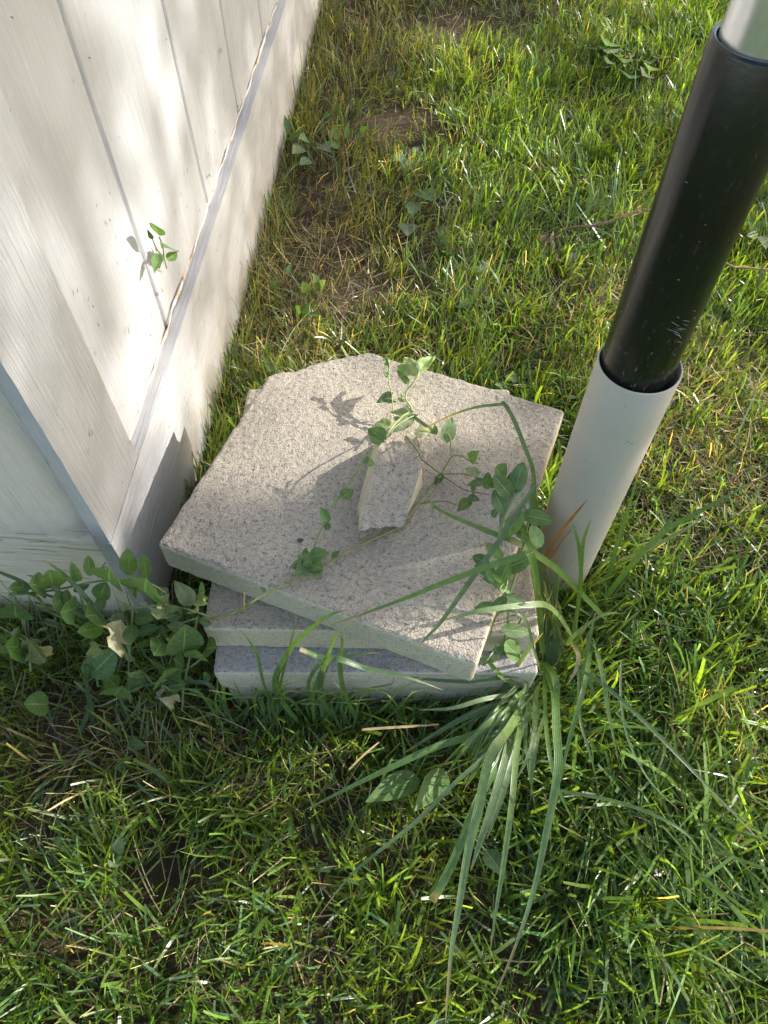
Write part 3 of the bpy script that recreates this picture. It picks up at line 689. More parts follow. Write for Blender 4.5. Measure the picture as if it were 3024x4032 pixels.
for (pts, zs, w, c, kw) in [
    ([(1260, 170), (1150, 350), (1060, 480), (1000, 750), (950, 950), (900, 1250), (860, 1500), (835, 1830)], [.06, .15, .17, .15, .12, .09, .07, .05], .0105, g3, dict(tipc=gp)),
    ([(1240, 200), (1200, 400), (1170, 700), (1130, 1000), (1090, 1250), (1058, 1470)], [.05, .12, .14, .11, .08, .05], .0068, g3, {}),
    ([(1320, 20), (1380, 160), (1392, 350), (1402, 500), (1385, 650), (1345, 850), (1290, 1110), (1200, 1400), (1070, 1720)], [.03, .12, .16, .17, .16, .13, .10, .08, .05], .0095, g1, dict(tipc=gp)),
    ([(1220, 230), (1150, 420), (1000, 700), (900, 950), (820, 1120), (765, 1208)], [.04, .10, .12, .10, .08, .06], .0098, g1, dict(cut=True)),
    ([(1200, 240), (1120, 400), (900, 600), (700, 800), (500, 960), (350, 1090), (180, 1310)], [.04, .11, .12, .10, .09, .07, .05], .0050, g2, {}),
    ([(1180, 210), (1000, 360), (800, 430), (600, 520), (350, 640), (130, 752)], [.03, .08, .09, .085, .075, .06], .0090, g1, {}),
    ([(1200, 200), (1140, 480), (1060, 760), (1000, 940), (960, 1060)], [.05, .11, .11, .09, .07], .0095, gp, {}),
    ([(1270, 150), (1180, 480), (1100, 740), (1040, 900)], [.05, .10, .10, .08], .0075, gp, {}),
    ([(1230, 330), (1240, 440), (1262, 630)], [.09, .09, .06], .004, gp, {}),
    ([(1330, 60), (1345, 380), (1400, 640), (1500, 850)], [.05, .13, .12, .06], .005, g1, {}),
    ([(1200, 180), (1040, 240), (850, 330), (620, 470)], [.04, .09, .08, .06], .008, g2, {}),
    ([(1260, 160), (1050, 190), (870, 240), (700, 250)], [.05, .10, .10, .08], .006, gp, {}),
    ([(1290, 150), (1270, 420), (1190, 600)], [.06, .12, .1], .006, gp, {}),
]: lb(S2, pts, zs, w, c, **kw)
for (pts, zs, w, c) in [
    ([(130, 60), (300, 170), (600, 450), (900, 760), (1290, 1165)], [.14, .15, .15, .13, .08], .0048, g2),
    ([(230, -60), (270, 100), (300, 300), (360, 600)], [.12, .15, .13, .08], .0058, g3),
    ([(380, 0), (380, 250), (430, 500), (560, 740), (740, 920)], [.13, .13, .11, .09, .06], .0028, gp),
    ([(0, 790), (350, 860), (600, 950), (780, 1060), (890, 1210)], [.09, .11, .12, .11, .07], .0042, g3),
    ([(190, -40), (150, 180), (60, 500), (0, 780)], [.10, .14, .12, .08], .0060, g1),
    ([(120, 30), (130, 350), (200, 600), (250, 840)], [.08, .12, .10, .05], .003, g2),
]: lb(S4, pts, zs, w, c)
lb(R6, [(1240, 1060), (1300, 720), (1300, 480), (1270, 330), (1235, 255)], [.02, .14, .22, .26, .27], .0055, g1)
lb(R6, [(1260, 1060), (1305, 600), (1320, 400), (1345, 310), (1372, 240)], [.02, .19, .25, .28, .29], .0045, g1)
lb(R6, [(1250, 1500), (1320, 1250), (1370, 1000), (1400, 850)], [0, .06, .09, .10], .006, g1)
lb(R6, [(1060, 1180), (1130, 1260), (1150, 1420), (1120, 1660)], [.05, .11, .11, .06], .009, g1)
lb(R6, [(1090, 880), (1200, 1050), (1260, 1000), (1420, 880), (1550, 845)], [.03, .08, .11, .13, .13], .006, g3)
lb(R6, [(1100, 1240), (900, 1260), (600, 1300), (250, 1280), (0, 1245)], [.05, .10, .11, .11, .12], .0055, g2)
lb(R6, [(1000, 1300), (820, 1290), (690, 1160), (570, 1080)], [.06, .10, .15, .17], .006, g1)
lb(R6, [(1050, 1260), (1000, 1100), (930, 880), (760, 860), (690, 1120)], [.05, .17, .26, .25, .16], .004, g2)
lb(R6, [(700, 1620), (780, 1400), (900, 1180), (1060, 980)], [.02, .06, .12, .2], .008, g2)
lb(R6, [(560, 1640), (720, 1300), (830, 1050), (940, 850)], [.02, .07, .14, .22], .0065, g1)
for k in range(46):
    an = math.radians(rng.uniform(88, 158)); ln = rng.uniform(180, 640)*(1 if an > 1.9 else .8); x0, y0 = 1250+rng.normal(0, 45), 190+rng.normal(0, 50); zt_ = rng.uniform(.05, .13)
    pts = [(x0+ln*f*math.cos(an+.25*(1-f))+rng.normal(0, 6), y0+ln*f*math.sin(an+.25*(1-f))) for f in (0, .3, .65, 1)]
    lb(S2, pts, [.04, zt_, zt_*.9, .04], rng.uniform(.0020, .0062), random.choice([g1, g1, g2, g2, g3, gp]))
for k in range(34):
    xr = 1110+rng.normal(0, 45); xt = 1075+rng.normal(0, 60); top = rng.uniform(420, 900)
    lb(R6, [(xr, 1260), (xr*.7+xt*.3+rng.normal(0, 15), 1040), (xt*.8+xr*.2, (top+1040)/2), (xt+rng.normal(0, 45), top)], [.0, .07, .13, rng.uniform(.17, .26)], rng.uniform(.0022, .006), random.choice([g1, g2, g2, (.06, .10, .05)]))
mb.build('green_blades', M_blade, clump, (CL[0], CL[1], 0))
mb = MB()
lb(R8, [(205, 1640), (250, 1530), (340, 1400), (420, 1300), (492, 1215)], [.10, .16, .23, .27, .29], .0052, gd, tipc=(.20, .08, .03))
lb(R8, [(235, 1620), (290, 1540), (350, 1450), (428, 1370)], [.12, .16, .2, .22], .0028, (.32, .2, .09))
lb(R6, [(1240, 10), (960, 60), (880, 170), (760, 300)][1:], [.32, .31, .29], .0035, (.42, .38, .25), tipw=.6)
lb(R6, [(860, 70), (810, 140), (785, 250), (790, 420)], [.33, .32, .30, .27], .006, (.20, .19, .18))
lb(R6, [(1255, 1060), (1290, 1130), (1270, 1230), (1210, 1330)], [.05, .07, .06, .04], .006, (.52, .45, .26))
lb(R8, [(270, 1570), (300, 1640), (430, 1720)], [.1, .08, .06], .003, (.35, .3, .2))
mb.build('dry_blades', M_straw, clump, (CL[0], CL[1], 0))

for lab, pts, w in (('short tan dry stalk lying on the lawn just below the slab stack', [(350, 550), (420, 480), (500, 412)], .0026), ('pale straight straw lying across the grass in front of the lowest slab', [(415, 348), (560, 338), (700, 330), (800, 322)], .0034)):
    q = pz(*S2(*pts[0]), 0); mb = MB(); ribbon(mb, zpath(S2, pts, [.045, .05, .05]), w, (.50, .38, .20), tipw=.6)
    tag(mb.build('dry_stalk', M_straw, origin=(q[0], q[1], 0)), lab, 'stalk')
# blades standing in front of the stack
FB = py(*R5(800, 1260), .335)
fcl = empty('long_grass_clump', (FB[0], FB[1], 0))
tag(fcl, 'tuft of tall green grass standing against the front face of the slab stack', 'grass clump')
mb = MB()
def fb(pts, Ys, w, c=g1, **k):
    yy = np.linspace(Ys[0], Ys[1], len(pts)); P = [py(*R5(*p), Y_) for p, Y_ in zip(pts, yy)]
    r_ = np.array([P[0][0]+rng.normal(0, .018), P[0][1]-rng.uniform(.002, .03), 0.0])
    ribbon(mb, [r_]+P, w, c, **k)
fb([(740, 1180), (690, 980), (640, 880), (565, 785)], (.335, .36), .0036)
fb([(800, 1180), (880, 960), (1000, 820), (1160, 700), (1290, 665)], (.335, .345), .0062)
fb([(830, 1190), (900, 900), (945, 700)], (.335, .36), .003)
fb([(1250, 1190), (1225, 1000), (1240, 900), (1235, 810)], (.33, .345), .0056)
fb([(1020, 1200), (1060, 1060), (1150, 1000), (1350, 955), (1490, 945)], (.335, .335), .0050)
fb([(1050, 1220), (1130, 1010), (1200, 830), (1205, 790)], (.33, .335), .0046)
fb([(1090, 1200), (1140, 1010), (1060, 962), (962, 922)], (.33, .335), .0060, g1, cut=True)
fb([(1100, 1200), (1160, 990), (1400, 1050), (1660, 1105), (1900, 1190)], (.33, .30), .0070, g2)
fb([(580, 1260), (560, 1190), (525, 1125)], (.335, .345), .0026)
fb([(860, 1250), (820, 1120), (880, 1000)], (.335, .34), .004)
fb([(660, 1260), (655, 1200), (648, 1150)], (.335, .34), .0026)
fb([(1290, 1250), (1420, 1180), (1560, 1150), (1575, 1100)], (.33, .33), .003, (.14, .19, .05))
for k in range(46):
    x = rng.uniform(330, 1660); h = rng.uniform(20, 170); xx = rng.normal(0, 190); fb([(x, 1300), (x+xx*.35, 1300-h*.7), (x+xx, 1300-h*rng.uniform(.6, 1.2))], (.33, rng.uniform(.30, .345)), rng.uniform(.0018, .0040), random.choice([g1, g2, g3]))
mb.build('green_blades', M_blade, fcl, (FB[0], FB[1], 0))

# bigger grass blades loose in the lawn at the right and upper right
def tuft(name_label, cpos, n, Lr, wr, cols, spread, lean=(0, 0), dirs=None, tiltm=.5):
    o = empty('grass_tuft', (cpos[0], cpos[1], 0)); tag(o, name_label, 'grass tuft')
    x = cpos[0]+spread*np.clip(rng.normal(0, 1, n), -1.7, 1.7); y = cpos[1]+spread*np.clip(rng.normal(0, 1, n), -1.7, 1.7)
    phi = rng.uniform(0, 6.283, n) if dirs is None else rng.uniform(dirs[0], dirs[1], n)
    k = allowed(x, y, .01); x, y, phi = x[k], y[k], phi[k]; n = len(x)
    c = np.array([random.choice(cols) for _ in range(n)])*np.exp(rng.normal(0, .18, (n, 1)))
    V, F_, C = blades(x, y, rng.uniform(*Lr, n), rng.uniform(*wr, n), phi, np.abs(rng.normal(tiltm, .3, n)), rng.normal(.6, .4, n), c, np.where(rng.random(n) < .4, .7, .08), 9)
    mb = MB(); mb.add(V, F_, np.clip(C, 0, 1)); mb.build('blades', M_blade, o, (cpos[0], cpos[1], 0)); return o
tuft('bluish green tuft of long blades left of the black sleeve in the upper lawn', pz(*DD(1290, 500), 0), 150, (.06, .17), (.0025, .0045), [g1, g3, g2, (.06, .13, .05)], .05)
tuft('flattened wide bladed tuft splayed towards the bottom right corner of the lawn', pz(*DD(1500, 1760), 0), 900, (.06, .17), (.0026, .0064), [g1, g1, g3, gp, (.12, .22, .03), (.15, .24, .05)], .075, dirs=(-2.5, -.5), tiltm=.9)
tuft('wide bladed tuft below the white sleeve, leaning over the lower lawn', pz(*DD(1330, 1560), 0), 120, (.05, .12), (.003, .006), [g1, g3, (.08, .16, .03)], .07)
tuft('bright yellow green tuft just behind the broken slab corner', pz(*DD(790, 750), 0), 90, (.04, .085), (.0018, .003), [(.15, .22, .03), (.12, .2, .03)], .03, tiltm=.25)
tuft('dark green tuft standing close behind the white sleeve', pz(*DD(1400, 1300), 0), 420, (.04, .105), (.0025, .0048), [g1, (.09, .19, .03), g3, (.10, .2, .04)], .075, tiltm=.35)
rb = empty('long_grass_clump', tuple(pz(*R8(600, 1860), 0))); rbo = pz(*R8(600, 1860), 0)
tag(rb, 'few long single blades arching from the white sleeve to the right edge', 'grass clump')
mb = MB()
lb(R8, [(520, 1960), (700, 1700), (950, 1430), (1150, 1310), (1350, 1200), (1640, 1040)], [.0, .08, .16, .19, .21, .22], .0078, (.085, .17, .03))
lb(R8, [(600, 1830), (650, 1600), (700, 1420), (760, 1230), (825, 985)], [.0, .08, .14, .19, .24], .0065, (.085, .17, .035))
lb(R8, [(560, 1940), (800, 1600), (1000, 1350), (1170, 1060)], [.0, .06, .11, .16], .005, (.07, .14, .04))
lb(R8, [(690, 1590), (830, 1540), (1060, 1420), (1260, 1300)], [.05, .08, .12, .12], .006, gp)
lb(R8, [(1380, 1000), (1430, 820), (1520, 600), (1620, 380)], [.02, .05, .07, .09], .003, gp)
mb.build('green_blades', M_blade, rb, (rbo[0], rbo[1], 0))

# ------------------------------------------------------------------ bindweed
LG = (.115, .195, .065); LD = (.092, .155, .068); LY = (.16, .26, .06); LP = (.28, .33, .20); LW = (.47, .47, .36); LR = (.16, .20, .12)
def lf(fr, b, zb, t, zt, wr, c=LG, **k):
    B = pz(*fr(*b), zb); T = pz(*fr(*t), zt); leaf(mb, B, T, wr*np.linalg.norm(T-B), c, **k)
Z = ZT
# vine running over the slab
vo_ = pz(*R5(640, 620), 0); vine = empty('bindweed_vine', (vo_[0], vo_[1], 0))
tag(vine, 'thin bindweed vine trailing across the top slab past the concrete chunk', 'vine')
mb = MB(); sc = (.22, .25, .10)
tube(mb, zpath(R5, [(330, 720), (400, 722), (500, 695), (600, 655), (640, 622), (740, 560), (860, 505), (950, 470), (1100, 400), (1280, 280), (1450, 200), (1600, 130), (1690, 90)], [.20, .21, .22, .23, .245, Z+.008, Z+.006, Z+.006, Z+.006, Z+.006, Z+.004, Z+.004, Z+.006]), .0017, sc)
tube(mb, zpath(R4, [(330, 1235), (420, 1120), (520, 985), (560, 940)], [Z+.006]*4), .0015, sc)
tube(mb, zpath(R4, [(560, 940), (700, 938), (790, 962), (840, 970)], [Z+.01, Z+.014, Z+.02, Z+.03]), .0010, sc)
tube(mb, zpath(R4, [(570, 950), (640, 1000), (720, 1045), (880, 1075)], [Z+.01, Z+.012, Z+.015, Z+.02]), .0010, (.24, .19, .12))
tube(mb, zpath(R4, [(560, 940), (600, 870), (630, 825), (690, 822), (760, 860), (800, 870)], [Z+.01, Z+.02, Z+.03, Z+.03, Z+.03, Z+.03]), .0010, sc)
tube(mb, zpath(R4, [(430, 1130), (500, 1122), (580, 1118), (660, 1140)], [Z+.006]*4), .0010, (.22, .19, .10))
tube(mb, zpath(R4, [(540, 930), (480, 880), (430, 840), (400, 780), (330, 690)], [Z+.01, Z+.01, Z+.02, Z+.05, Z+.05]), .0011, (.20, .20, .10))
tube(mb, zpath(R5, [(600, 660), (598, 620), (600, 580), (597, 545)], [.235, .25, .265, .275]), .0010, (.40, .30, .12))
# second stem up to the curled shoots behind the chunk
tube(mb, zpath(R3, [(880, 1460), (910, 1360), (950, 1275), (1000, 1180), (1060, 1080), (1150, 950), (1230, 830), (1320, 745), (1400, 650), (1480, 590), (1540, 560)], [Z+.006, Z+.02, Z+.03, Z+.03, Z+.03, Z+.04, Z+.055, Z+.06, Z+.06, Z+.05, Z+.04]), .0011, (.20, .25, .09))
tube(mb, zpath(RT, [(540, 960), (600, 880), (680, 800), (760, 740), (705, 640), (720, 560), (770, 500), (820, 420), (830, 370)], [Z+0.0230, Z+0.0230, Z+0.0230, Z+0.0230, Z+0.0314, Z+0.0377, Z+0.0440, Z+0.0503, Z+0.0524]), .0014, (.30, .38, .14))
tube(mb, zpath(RT, [(590, 800), (582, 690), (575, 600), (550, 500), (545, 420), (555, 340), (535, 260)], [Z+0.0188, Z+0.0272, Z+0.0335, Z+0.0398, Z+0.0440, Z+0.0482, Z+0.0524]), .0009, (.28, .36, .12))
tube(mb, zpath(RT, [(545, 420), (505, 385), (520, 430), (550, 400), (540, 300), (500, 280), (520, 250)], [Z+0.0440, Z+0.0461, Z+0.0440, Z+0.0461, Z+0.0482, Z+0.0503, Z+0.0524]), .0012, (.18, .30, .07))
tube(mb, zpath(RT, [(1120, 1170), (1125, 1080), (1120, 1010), (1090, 960)], [Z+0.0104, Z+0.0167, Z+0.0209, Z+0.0230]), .0010, sc)
mb.build('stem', M_stem, vine, (vo_[0], vo_[1], 0))
mb = MB()
lf(R3, (975, 1255), Z+.030, (932, 1150), Z+.038, .62, LG, fold=.5); lf(R3, (1075, 1095), Z+.032, (1150, 1035), Z+.03, .8, LG, fold=.4)
lf(R3, (985, 1300), Z+.025, (960, 1250), Z+.03, .9, LD)
lf(R3, (1235, 860), Z+.055, (1290, 880), Z+.05, 1.0, LG); lf(R3, (1225, 870), Z+.055, (1240, 820), Z+.06, .7, LD)
lf(R3, (1345, 715), Z+.065, (1240, 640), Z+.07, .95, LG, fold=.3); lf(R3, (1350, 705), Z+.065, (1260, 700), Z+.055, .7, LG)
for (b, t, wr, c) in [((860, 1500), (780, 1470), .75, LG), ((870, 1480), (985, 1455), .85, LG), ((850, 1530), (735, 1545), .8, LD), ((880, 1530), (945, 1560), .9, LG), ((840, 1540), (770, 1600), .8, LD), ((890, 1570), (930, 1625), .8, LR), ((830, 1470), (838, 1420), .75, LD), ((845, 1555), (850, 1490), .9, LG)]:
    lf(R3, b, Z+.012, t, Z+.022, wr, c)
lf(R5, (735, 545), Z+.008, (705, 515), Z+.014, .6, LD); lf(R3, (1010, 1480), Z+.01, (1060, 1440), Z+.016, .6, LD)
lf(RT, (800, 430), Z+0.0482, (670, 230), Z+0.0524, .62, LP, crumple=.35, curl=.3); lf(RT, (820, 370), Z+0.0524, (980, 230), Z+0.0545, .55, (.30, .40, .16), crumple=.25)
lf(RT, (720, 490), Z+0.0440, (620, 350), Z+0.0440, .35, LY, crumple=.15); lf(RT, (700, 370), Z+0.0482, (625, 330), Z+0.0482, .9, (.22, .34, .10), crumple=.2)
lf(RT, (530, 300), Z+0.0503, (515, 250), Z+0.0545, .8, LG, crumple=.3); lf(RT, (545, 330), Z+0.0482, (500, 310), Z+0.0482, .9, (.16, .28, .08), crumple=.3)
lf(RT, (570, 590), Z+0.0335, (430, 680), Z+0.0272, .5, LD, crumple=.2); lf(RT, (480, 660), Z+0.0293, (620, 665), Z+0.0272, .35, LR, crumple=.2)
lf(RT, (640, 660), Z+0.0293, (745, 655), Z+0.0272, .3, LR); lf(RT, (660, 640), Z+0.0314, (660, 585), Z+0.0356, .6, LY); lf(RT, (655, 645), Z+0.0314, (625, 635), Z+0.0314, .8, LG)
lf(RT, (760, 770), Z+0.0209, (565, 760), Z+0.0230, .45, LP, crumple=.3); lf(RT, (760, 800), Z+0.0188, (590, 950), Z+0.0188, .5, LR, crumple=.15); lf(RT, (700, 830), Z+0.0188, (830, 785), Z+0.0230, .35, LR, crumple=.2)
lf(RT, (560, 880), Z+0.0209, (420, 860), Z+0.0230, .75, (.20, .26, .10), crumple=.2); lf(RT, (600, 830), Z+0.0188, (650, 810), Z+0.0209, .8, LG)
lf(RT, (910, 960), Z+0.0146, (730, 950), Z+0.0167, .6, LW, crumple=.4); lf(RT, (900, 900), Z+0.0146, (960, 970), Z+0.0146, .7, LP, crumple=.3)
lf(RT, (985, 970), Z+0.0146, (975, 870), Z+0.0209, .5, LG); lf(RT, (1080, 1030), Z+0.0188, (1140, 800), Z+0.0272, .55, (.17, .24, .12), crumple=.1)
lf(R4, (755, 850), Z+.03, (800, 790), Z+.05, .8, LG, fold=.4); lf(R4, (800, 940), Z+.02, (715, 900), Z+.03, .7, LP, crumple=.2)
lf(R4, (830, 990), Z+.02, (730, 1010), Z+.025, .5, LD, fold=.4); lf(R4, (770, 1010), Z+.018, (765, 1070), Z+.015, .5, LG)
lf(R4, (745, 1110), Z+.015, (665, 1180), Z+.015, .7, (.14, .19, .05), crumple=.2); lf(R4, (740, 1090), Z+.02, (815, 1110), Z+.02, .7, LD)
lf(R4, (560, 940), Z+.012, (520, 1010), Z+.015, .5, LD, crumple=.3); lf(R4, (575, 960), Z+.012, (530, 955), Z+.02, .7, LG, crumple=.3)
lf(R4, (520, 1160), Z+.03, (480, 1110), Z+.035, .4, LY)
mb.build('foliage', M_leaf, vine, (vo_[0], vo_[1], 0))
# leafy shoots at the post
pv = pz(*R6(880, 1000), .1); pp = empty('bindweed_plant', (pv[0], pv[1], 0))
tag(pp, 'upright bindweed with broad oval leaves growing between slabs and white sleeve', 'weed')
mb = MB(); sg = (.17, .27, .08)
tube(mb, zpath(R6, [(840, 1240), (810, 1070), (830, 900), (820, 760), (800, 620), (770, 480), (780, 300), (830, 160), (900, 60)], [.06, .14, .22, .25, .27, .29, .31, .33, .345]), .0016, sg)
tube(mb, zpath(R6, [(820, 760), (870, 640), (930, 400), (960, 240), (930, 120)], [.25, .27, .29, .31, .33]), .0013, sg)
tube(mb, zpath(R6, [(815, 1060), (740, 1100), (690, 1160), (640, 1190)], [.14, .16, .16, .15]), .0012, (.26, .34, .12))
tube(mb, zpath(R6, [(830, 1060), (770, 1120), (700, 1180)], [.15, .15, .14]), .0010, (.26, .34, .12))
tube(mb, zpath(R6, [(830, 600), (820, 680), (790, 720), (780, 690), (800, 660)], [.28, .285, .29, .29, .29]), .0010, (.24, .34, .12))
mb.build('stem', M_stem, pp, (pv[0], pv[1], 0))
mb = MB()
for (b, t, wr, zb, zt, c) in [
    ((830, 60), (1050-150, -115+30), .5, .33, .36, LD), ((690, 40), (700, -65), .55, .33, .35, LD), ((800, -10), (760, -95), .9, .34, .37, LD), ((870, 60), (930, -130), .55, .34, .37, LD),
    ((850, 90), (745, -40), .55, .34, .37, LD), ((760, 20), (680, -20), .6, .34, .35, LG), ((800, 190), (740, 50), .65, .33, .35, LD), ((760, 180), (720, 225), .8, .33, .32, LD),
    ((815, 340), (930, 190), .55, .31, .34, LG), ((930, 210), (1120, 250), .55, .33, .34, LG), ((880, 250), (950, 340), .6, .31, .30, LD), ((930, 300), (905, 375), .7, .31, .29, LD),
    ((980, 290), (1060, 430), .45, .32, .29, (.20, .30, .15)), ((920, 330), (1040, 440), .35, .31, .28, LG), ((790, 490), (690, 400), .5, .29, .31, LG),
    ((700, 530), (600, 480), .75, .285, .29, LD), ((740, 590), (610, 540), .6, .28, .28, LD), ((780, 570), (985, 490), .55, .28, .30, LG), ((760, 690), (830, 520), .55, .27, .30, LG),
    ((790, 640), (660, 620), .5, .275, .27, LD), ((740, 650), (690, 560), .5, .28, .29, LG), ((790, 650), (730, 600), .45, .285, .29, LY),
    ((820, 740), (950, 790), .45, .26, .26, LD), ((820, 750), (720, 830), .55, .26, .25, LD), ((740, 800), (605, 825), .5, .25, .24, LD), ((800, 690), (850, 720), .5, .28, .27, LG),
    ((790, 960), (972, 975), .5, .22, .21, LG), ((810, 1050), (920, 1150), .6, .17, .14, LG), ((800, 1060), (760, 1110), .5, .16, .15, LG),
    ((750, 1100), (740, 1060), .6, .16, .17, LG), ((690, 1170), (660, 1200), .35, .15, .14, LY), ((720, 1180), (770, 1120), .3, .15, .16, LY)]:
    lf(R6, b, zb, t, zt, wr, c, lobes=.05, fold=.18, n=11, oval=True)
mb.build('foliage', M_leaf, pp, (pv[0], pv[1], 0))
# plant at the shed corner
def YL(v): return .435-.095*(v-2200)/550
cv = py(*S1(850, 500), YL(2450)); cp = empty('bindweed_plant', (cv[0], cv[1]-.02, 0))
tag(cp, 'bushy bindweed with wilted pale leaves and yellow buds at the shed corner', 'weed')
def sp(p, dy=0): u, v = S1(*p); P = py(u, v, YL(v)+dy); P[2] = max(P[2], .004); return P
mb = MB()
for (pts, r) in [([(60, 400), (200, 390), (380, 365), (500, 340), (620, 315), (760, 305), (900, 305), (1000, 340), (1080, 390)], .0016), ([(820, 490), (950, 480), (1080, 470), (1200, 490), (1300, 520), (1400, 548), (1550, 515), (1660, 450)], .0016),
                 ([(1300, 550), (1180, 590), (1110, 630), (1050, 660), (1020, 690)], .0014), ([(1170, 600), (1130, 650), (1105, 690)], .001), ([(870, 480), (860, 600), (820, 720)], .0012),
                 ([(560, 1128), (660, 1125), (760, 1080), (900, 1010), (1080, 960)], .0013), ([(820, 700), (870, 830), (950, 920), (1000, 980), (1080, 1000), (1200, 1110)], .0014), ([(1080, 960), (1180, 910), (1300, 830), (1340, 760)], .0012),
                 ([(150, 480), (160, 600), (170, 690), (150, 740)], .001), ([(850, 1100), (840, 950), (850, 700), (870, 480)], .0015), ([(1190, 1160), (1200, 1000), (1240, 800), (1290, 540)], .0015), ([(640, 1000), (600, 700), (520, 380)], .0014), ([(200, 900), (180, 700), (100, 420)], .0013)]:
    tube(mb, [sp(p) for p in pts], r, (.19, .25, .10))
# tendril loop
tube(mb, [sp(p) for p in [(640, 290), (670, 230), (700, 220), (710, 260), (680, 275), (650, 250), (690, 190)]], .0008, (.2, .17, .1))
mb.build('stem', M_stem, cp, (cv[0], cv[1]-.02, 0))
mb = MB()
def sl(b, t, wr, c=LG, db=0, dt=0, **k):
    B = sp(b, db); T = sp(t, dt); B = T+(B-T)*.88; leaf(mb, B, T, wr*np.linalg.norm(T-B), c, face=unit(CAMP-B)+rng.normal(0, .25, 3), oval='crumple' not in k, lobes=.06, **k)
for (b, t, wr, c, k) in [((850, 290), (830, 105), .62, LG, {}), ((590, 290), (575, 150), .5, LG, {}), ((520, 320), (470, 205), .25, LG, dict(fold=.8)), ((960, 310), (935, 140), .42, LD, {}), ((720, 325), (700, 255), .9, LD, {}), ((345, 360), (330, 262), .6, LG, {}),
    ((370, 375), (385, 300), .45, LG, {}), ((300, 345), (215, 330), .6, LD, {}), ((215, 330), (110, 400), .5, LG, {}), ((160, 350), (75, 355), .4, LD, {}), ((250, 400), (215, 440), .8, LD, {}), ((470, 380), (580, 335), .5, LD, {}), ((420, 375), (365, 490), .4, LD, {}),
    ((440, 360), (430, 470), .35, LD, {}), ((640, 440), (690, 330), .7, LD, {}), ((680, 500), (640, 410), .8, LD, {}), ((870, 420), (865, 300), .5, LD, {}), ((950, 400), (940, 320), .9, LD, {}), ((1010, 420), (1100, 360), .8, LD, {}), ((1060, 430), (1110, 460), .7, LG, {}),
    ((1270, 480), (1140, 310), .62, (.20, .25, .15), dict(crumple=.15)), ((1260, 480), (1330, 440), .6, LP, dict(crumple=.35)), ((1290, 395), (1325, 385), .9, LD, {}), ((1300, 560), (1380, 600), .7, LD, {}), ((1200, 510), (1080, 560), .75, LD, {}), ((1170, 530), (1080, 480), .4, LR, dict(crumple=.3)),
    ((1080, 470), (1020, 490), .7, LP, dict(crumple=.4)), ((950, 480), (920, 440), .9, LP, dict(crumple=.4)), ((860, 470), (770, 500), .5, (.22, .30, .16), dict(crumple=.25)), ((830, 560), (700, 560), .6, LR, dict(crumple=.3)), ((870, 550), (990, 560), .6, LG, {}), ((860, 590), (850, 715), .6, LD, {}),
    ((650, 535), (580, 530), .8, LD, {}), ((690, 610), (525, 640), .45, LG, {}), ((780, 730), (740, 620), .55, (.42, .38, .30), dict(crumple=.3)), ((790, 700), (840, 640), .5, (.50, .46, .25), dict(crumple=.15)), ((880, 830), (750, 760), .5, LW, dict(crumple=.3)), ((880, 660), (1030, 610), .45, LD, {}),
    ((1190, 800), (1220, 640), .5, LD, {}), ((1250, 640), (1100, 600), .55, LD, {}), ((580, 940), (740, 780), .55, LD, {}), ((545, 930), (570, 870), .6, LD, {}), ((600, 690), (550, 740), .6, LD, {}), ((1080, 950), (1150, 870), .85, LG, {}), ((1060, 960), (1100, 920), .6, LG, {}),
    ((800, 1020), (940, 960), .75, LG, {}), ((770, 1010), (690, 930), .85, LG, {}), ((730, 1060), (790, 1030), .6, LG, {}), ((1180, 960), (1265, 960), .7, LD, {}), ((1100, 1000), (1200, 985), .5, LD, {}), ((1300, 820), (1270, 780), .7, LG, {}), ((1230, 1050), (1310, 1020), .5, LD, {}),
    ((1080, 1010), (1000, 1060), .45, (.40, .36, .28), dict(crumple=.3)), ((1170, 1100), (1060, 1080), .45, (.42, .40, .31), dict(crumple=.4)), ((950, 960), (1000, 940), .6, LR, dict(crumple=.4)), ((930, 910), (840, 920), .4, LP, dict(crumple=.4)), ((1010, 880), (960, 780), .8, LD, {}),
    ((150, 640), (50, 660), .5, LP, dict(crumple=.2)), ((130, 740), (60, 740), .7, LG, dict(crumple=.1)), ((110, 560), (90, 490), .7, LD, {}), ((100, 770), (70, 810), .7, LG, {}), ((20, 790), (10, 740), .7, LD, {}), ((190, 790), (170, 700), .5, LP, dict(crumple=.4)), ((350, 780), (240, 750), .4, (.45, .40, .20), dict(crumple=.25)),
    ((40, 690), (0, 680), .7, LD, {}), ((230, 830), (220, 720), .4, LR, dict(crumple=.4)), ((640, 740), (590, 790), .5, (.24, .28, .18), dict(crumple=.2)), ((330, 1120), (180, 1110), .6, LD, {}), ((1340, 760), (1400, 740), .8, LD, {}), ((320, 620), (230, 640), .5, LR, dict(crumple=.3)), ((280, 560), (400, 620), .4, LR, dict(crumple=.3)),
    ((560, 700), (580, 660), .7, LD, {}), ((1040, 590), (1090, 680), .5, LD, {}), ((1130, 760), (1160, 690), .6, LD, {}), ((1060, 700), (1020, 780), .6, LD, {}), ((960, 690), (920, 760), .6, LD, {}), ((500, 480), (420, 520), .6, LD, {}), ((1200, 880), (1150, 820), .6, LD, {}), ((1330, 900), (1370, 970), .5, LD, {})]:
    sl(b, t, wr, c, dt=rng.uniform(-.03, .012), **k)
mb.build('foliage', M_leaf, cp, (cv[0], cv[1]-.02, 0))
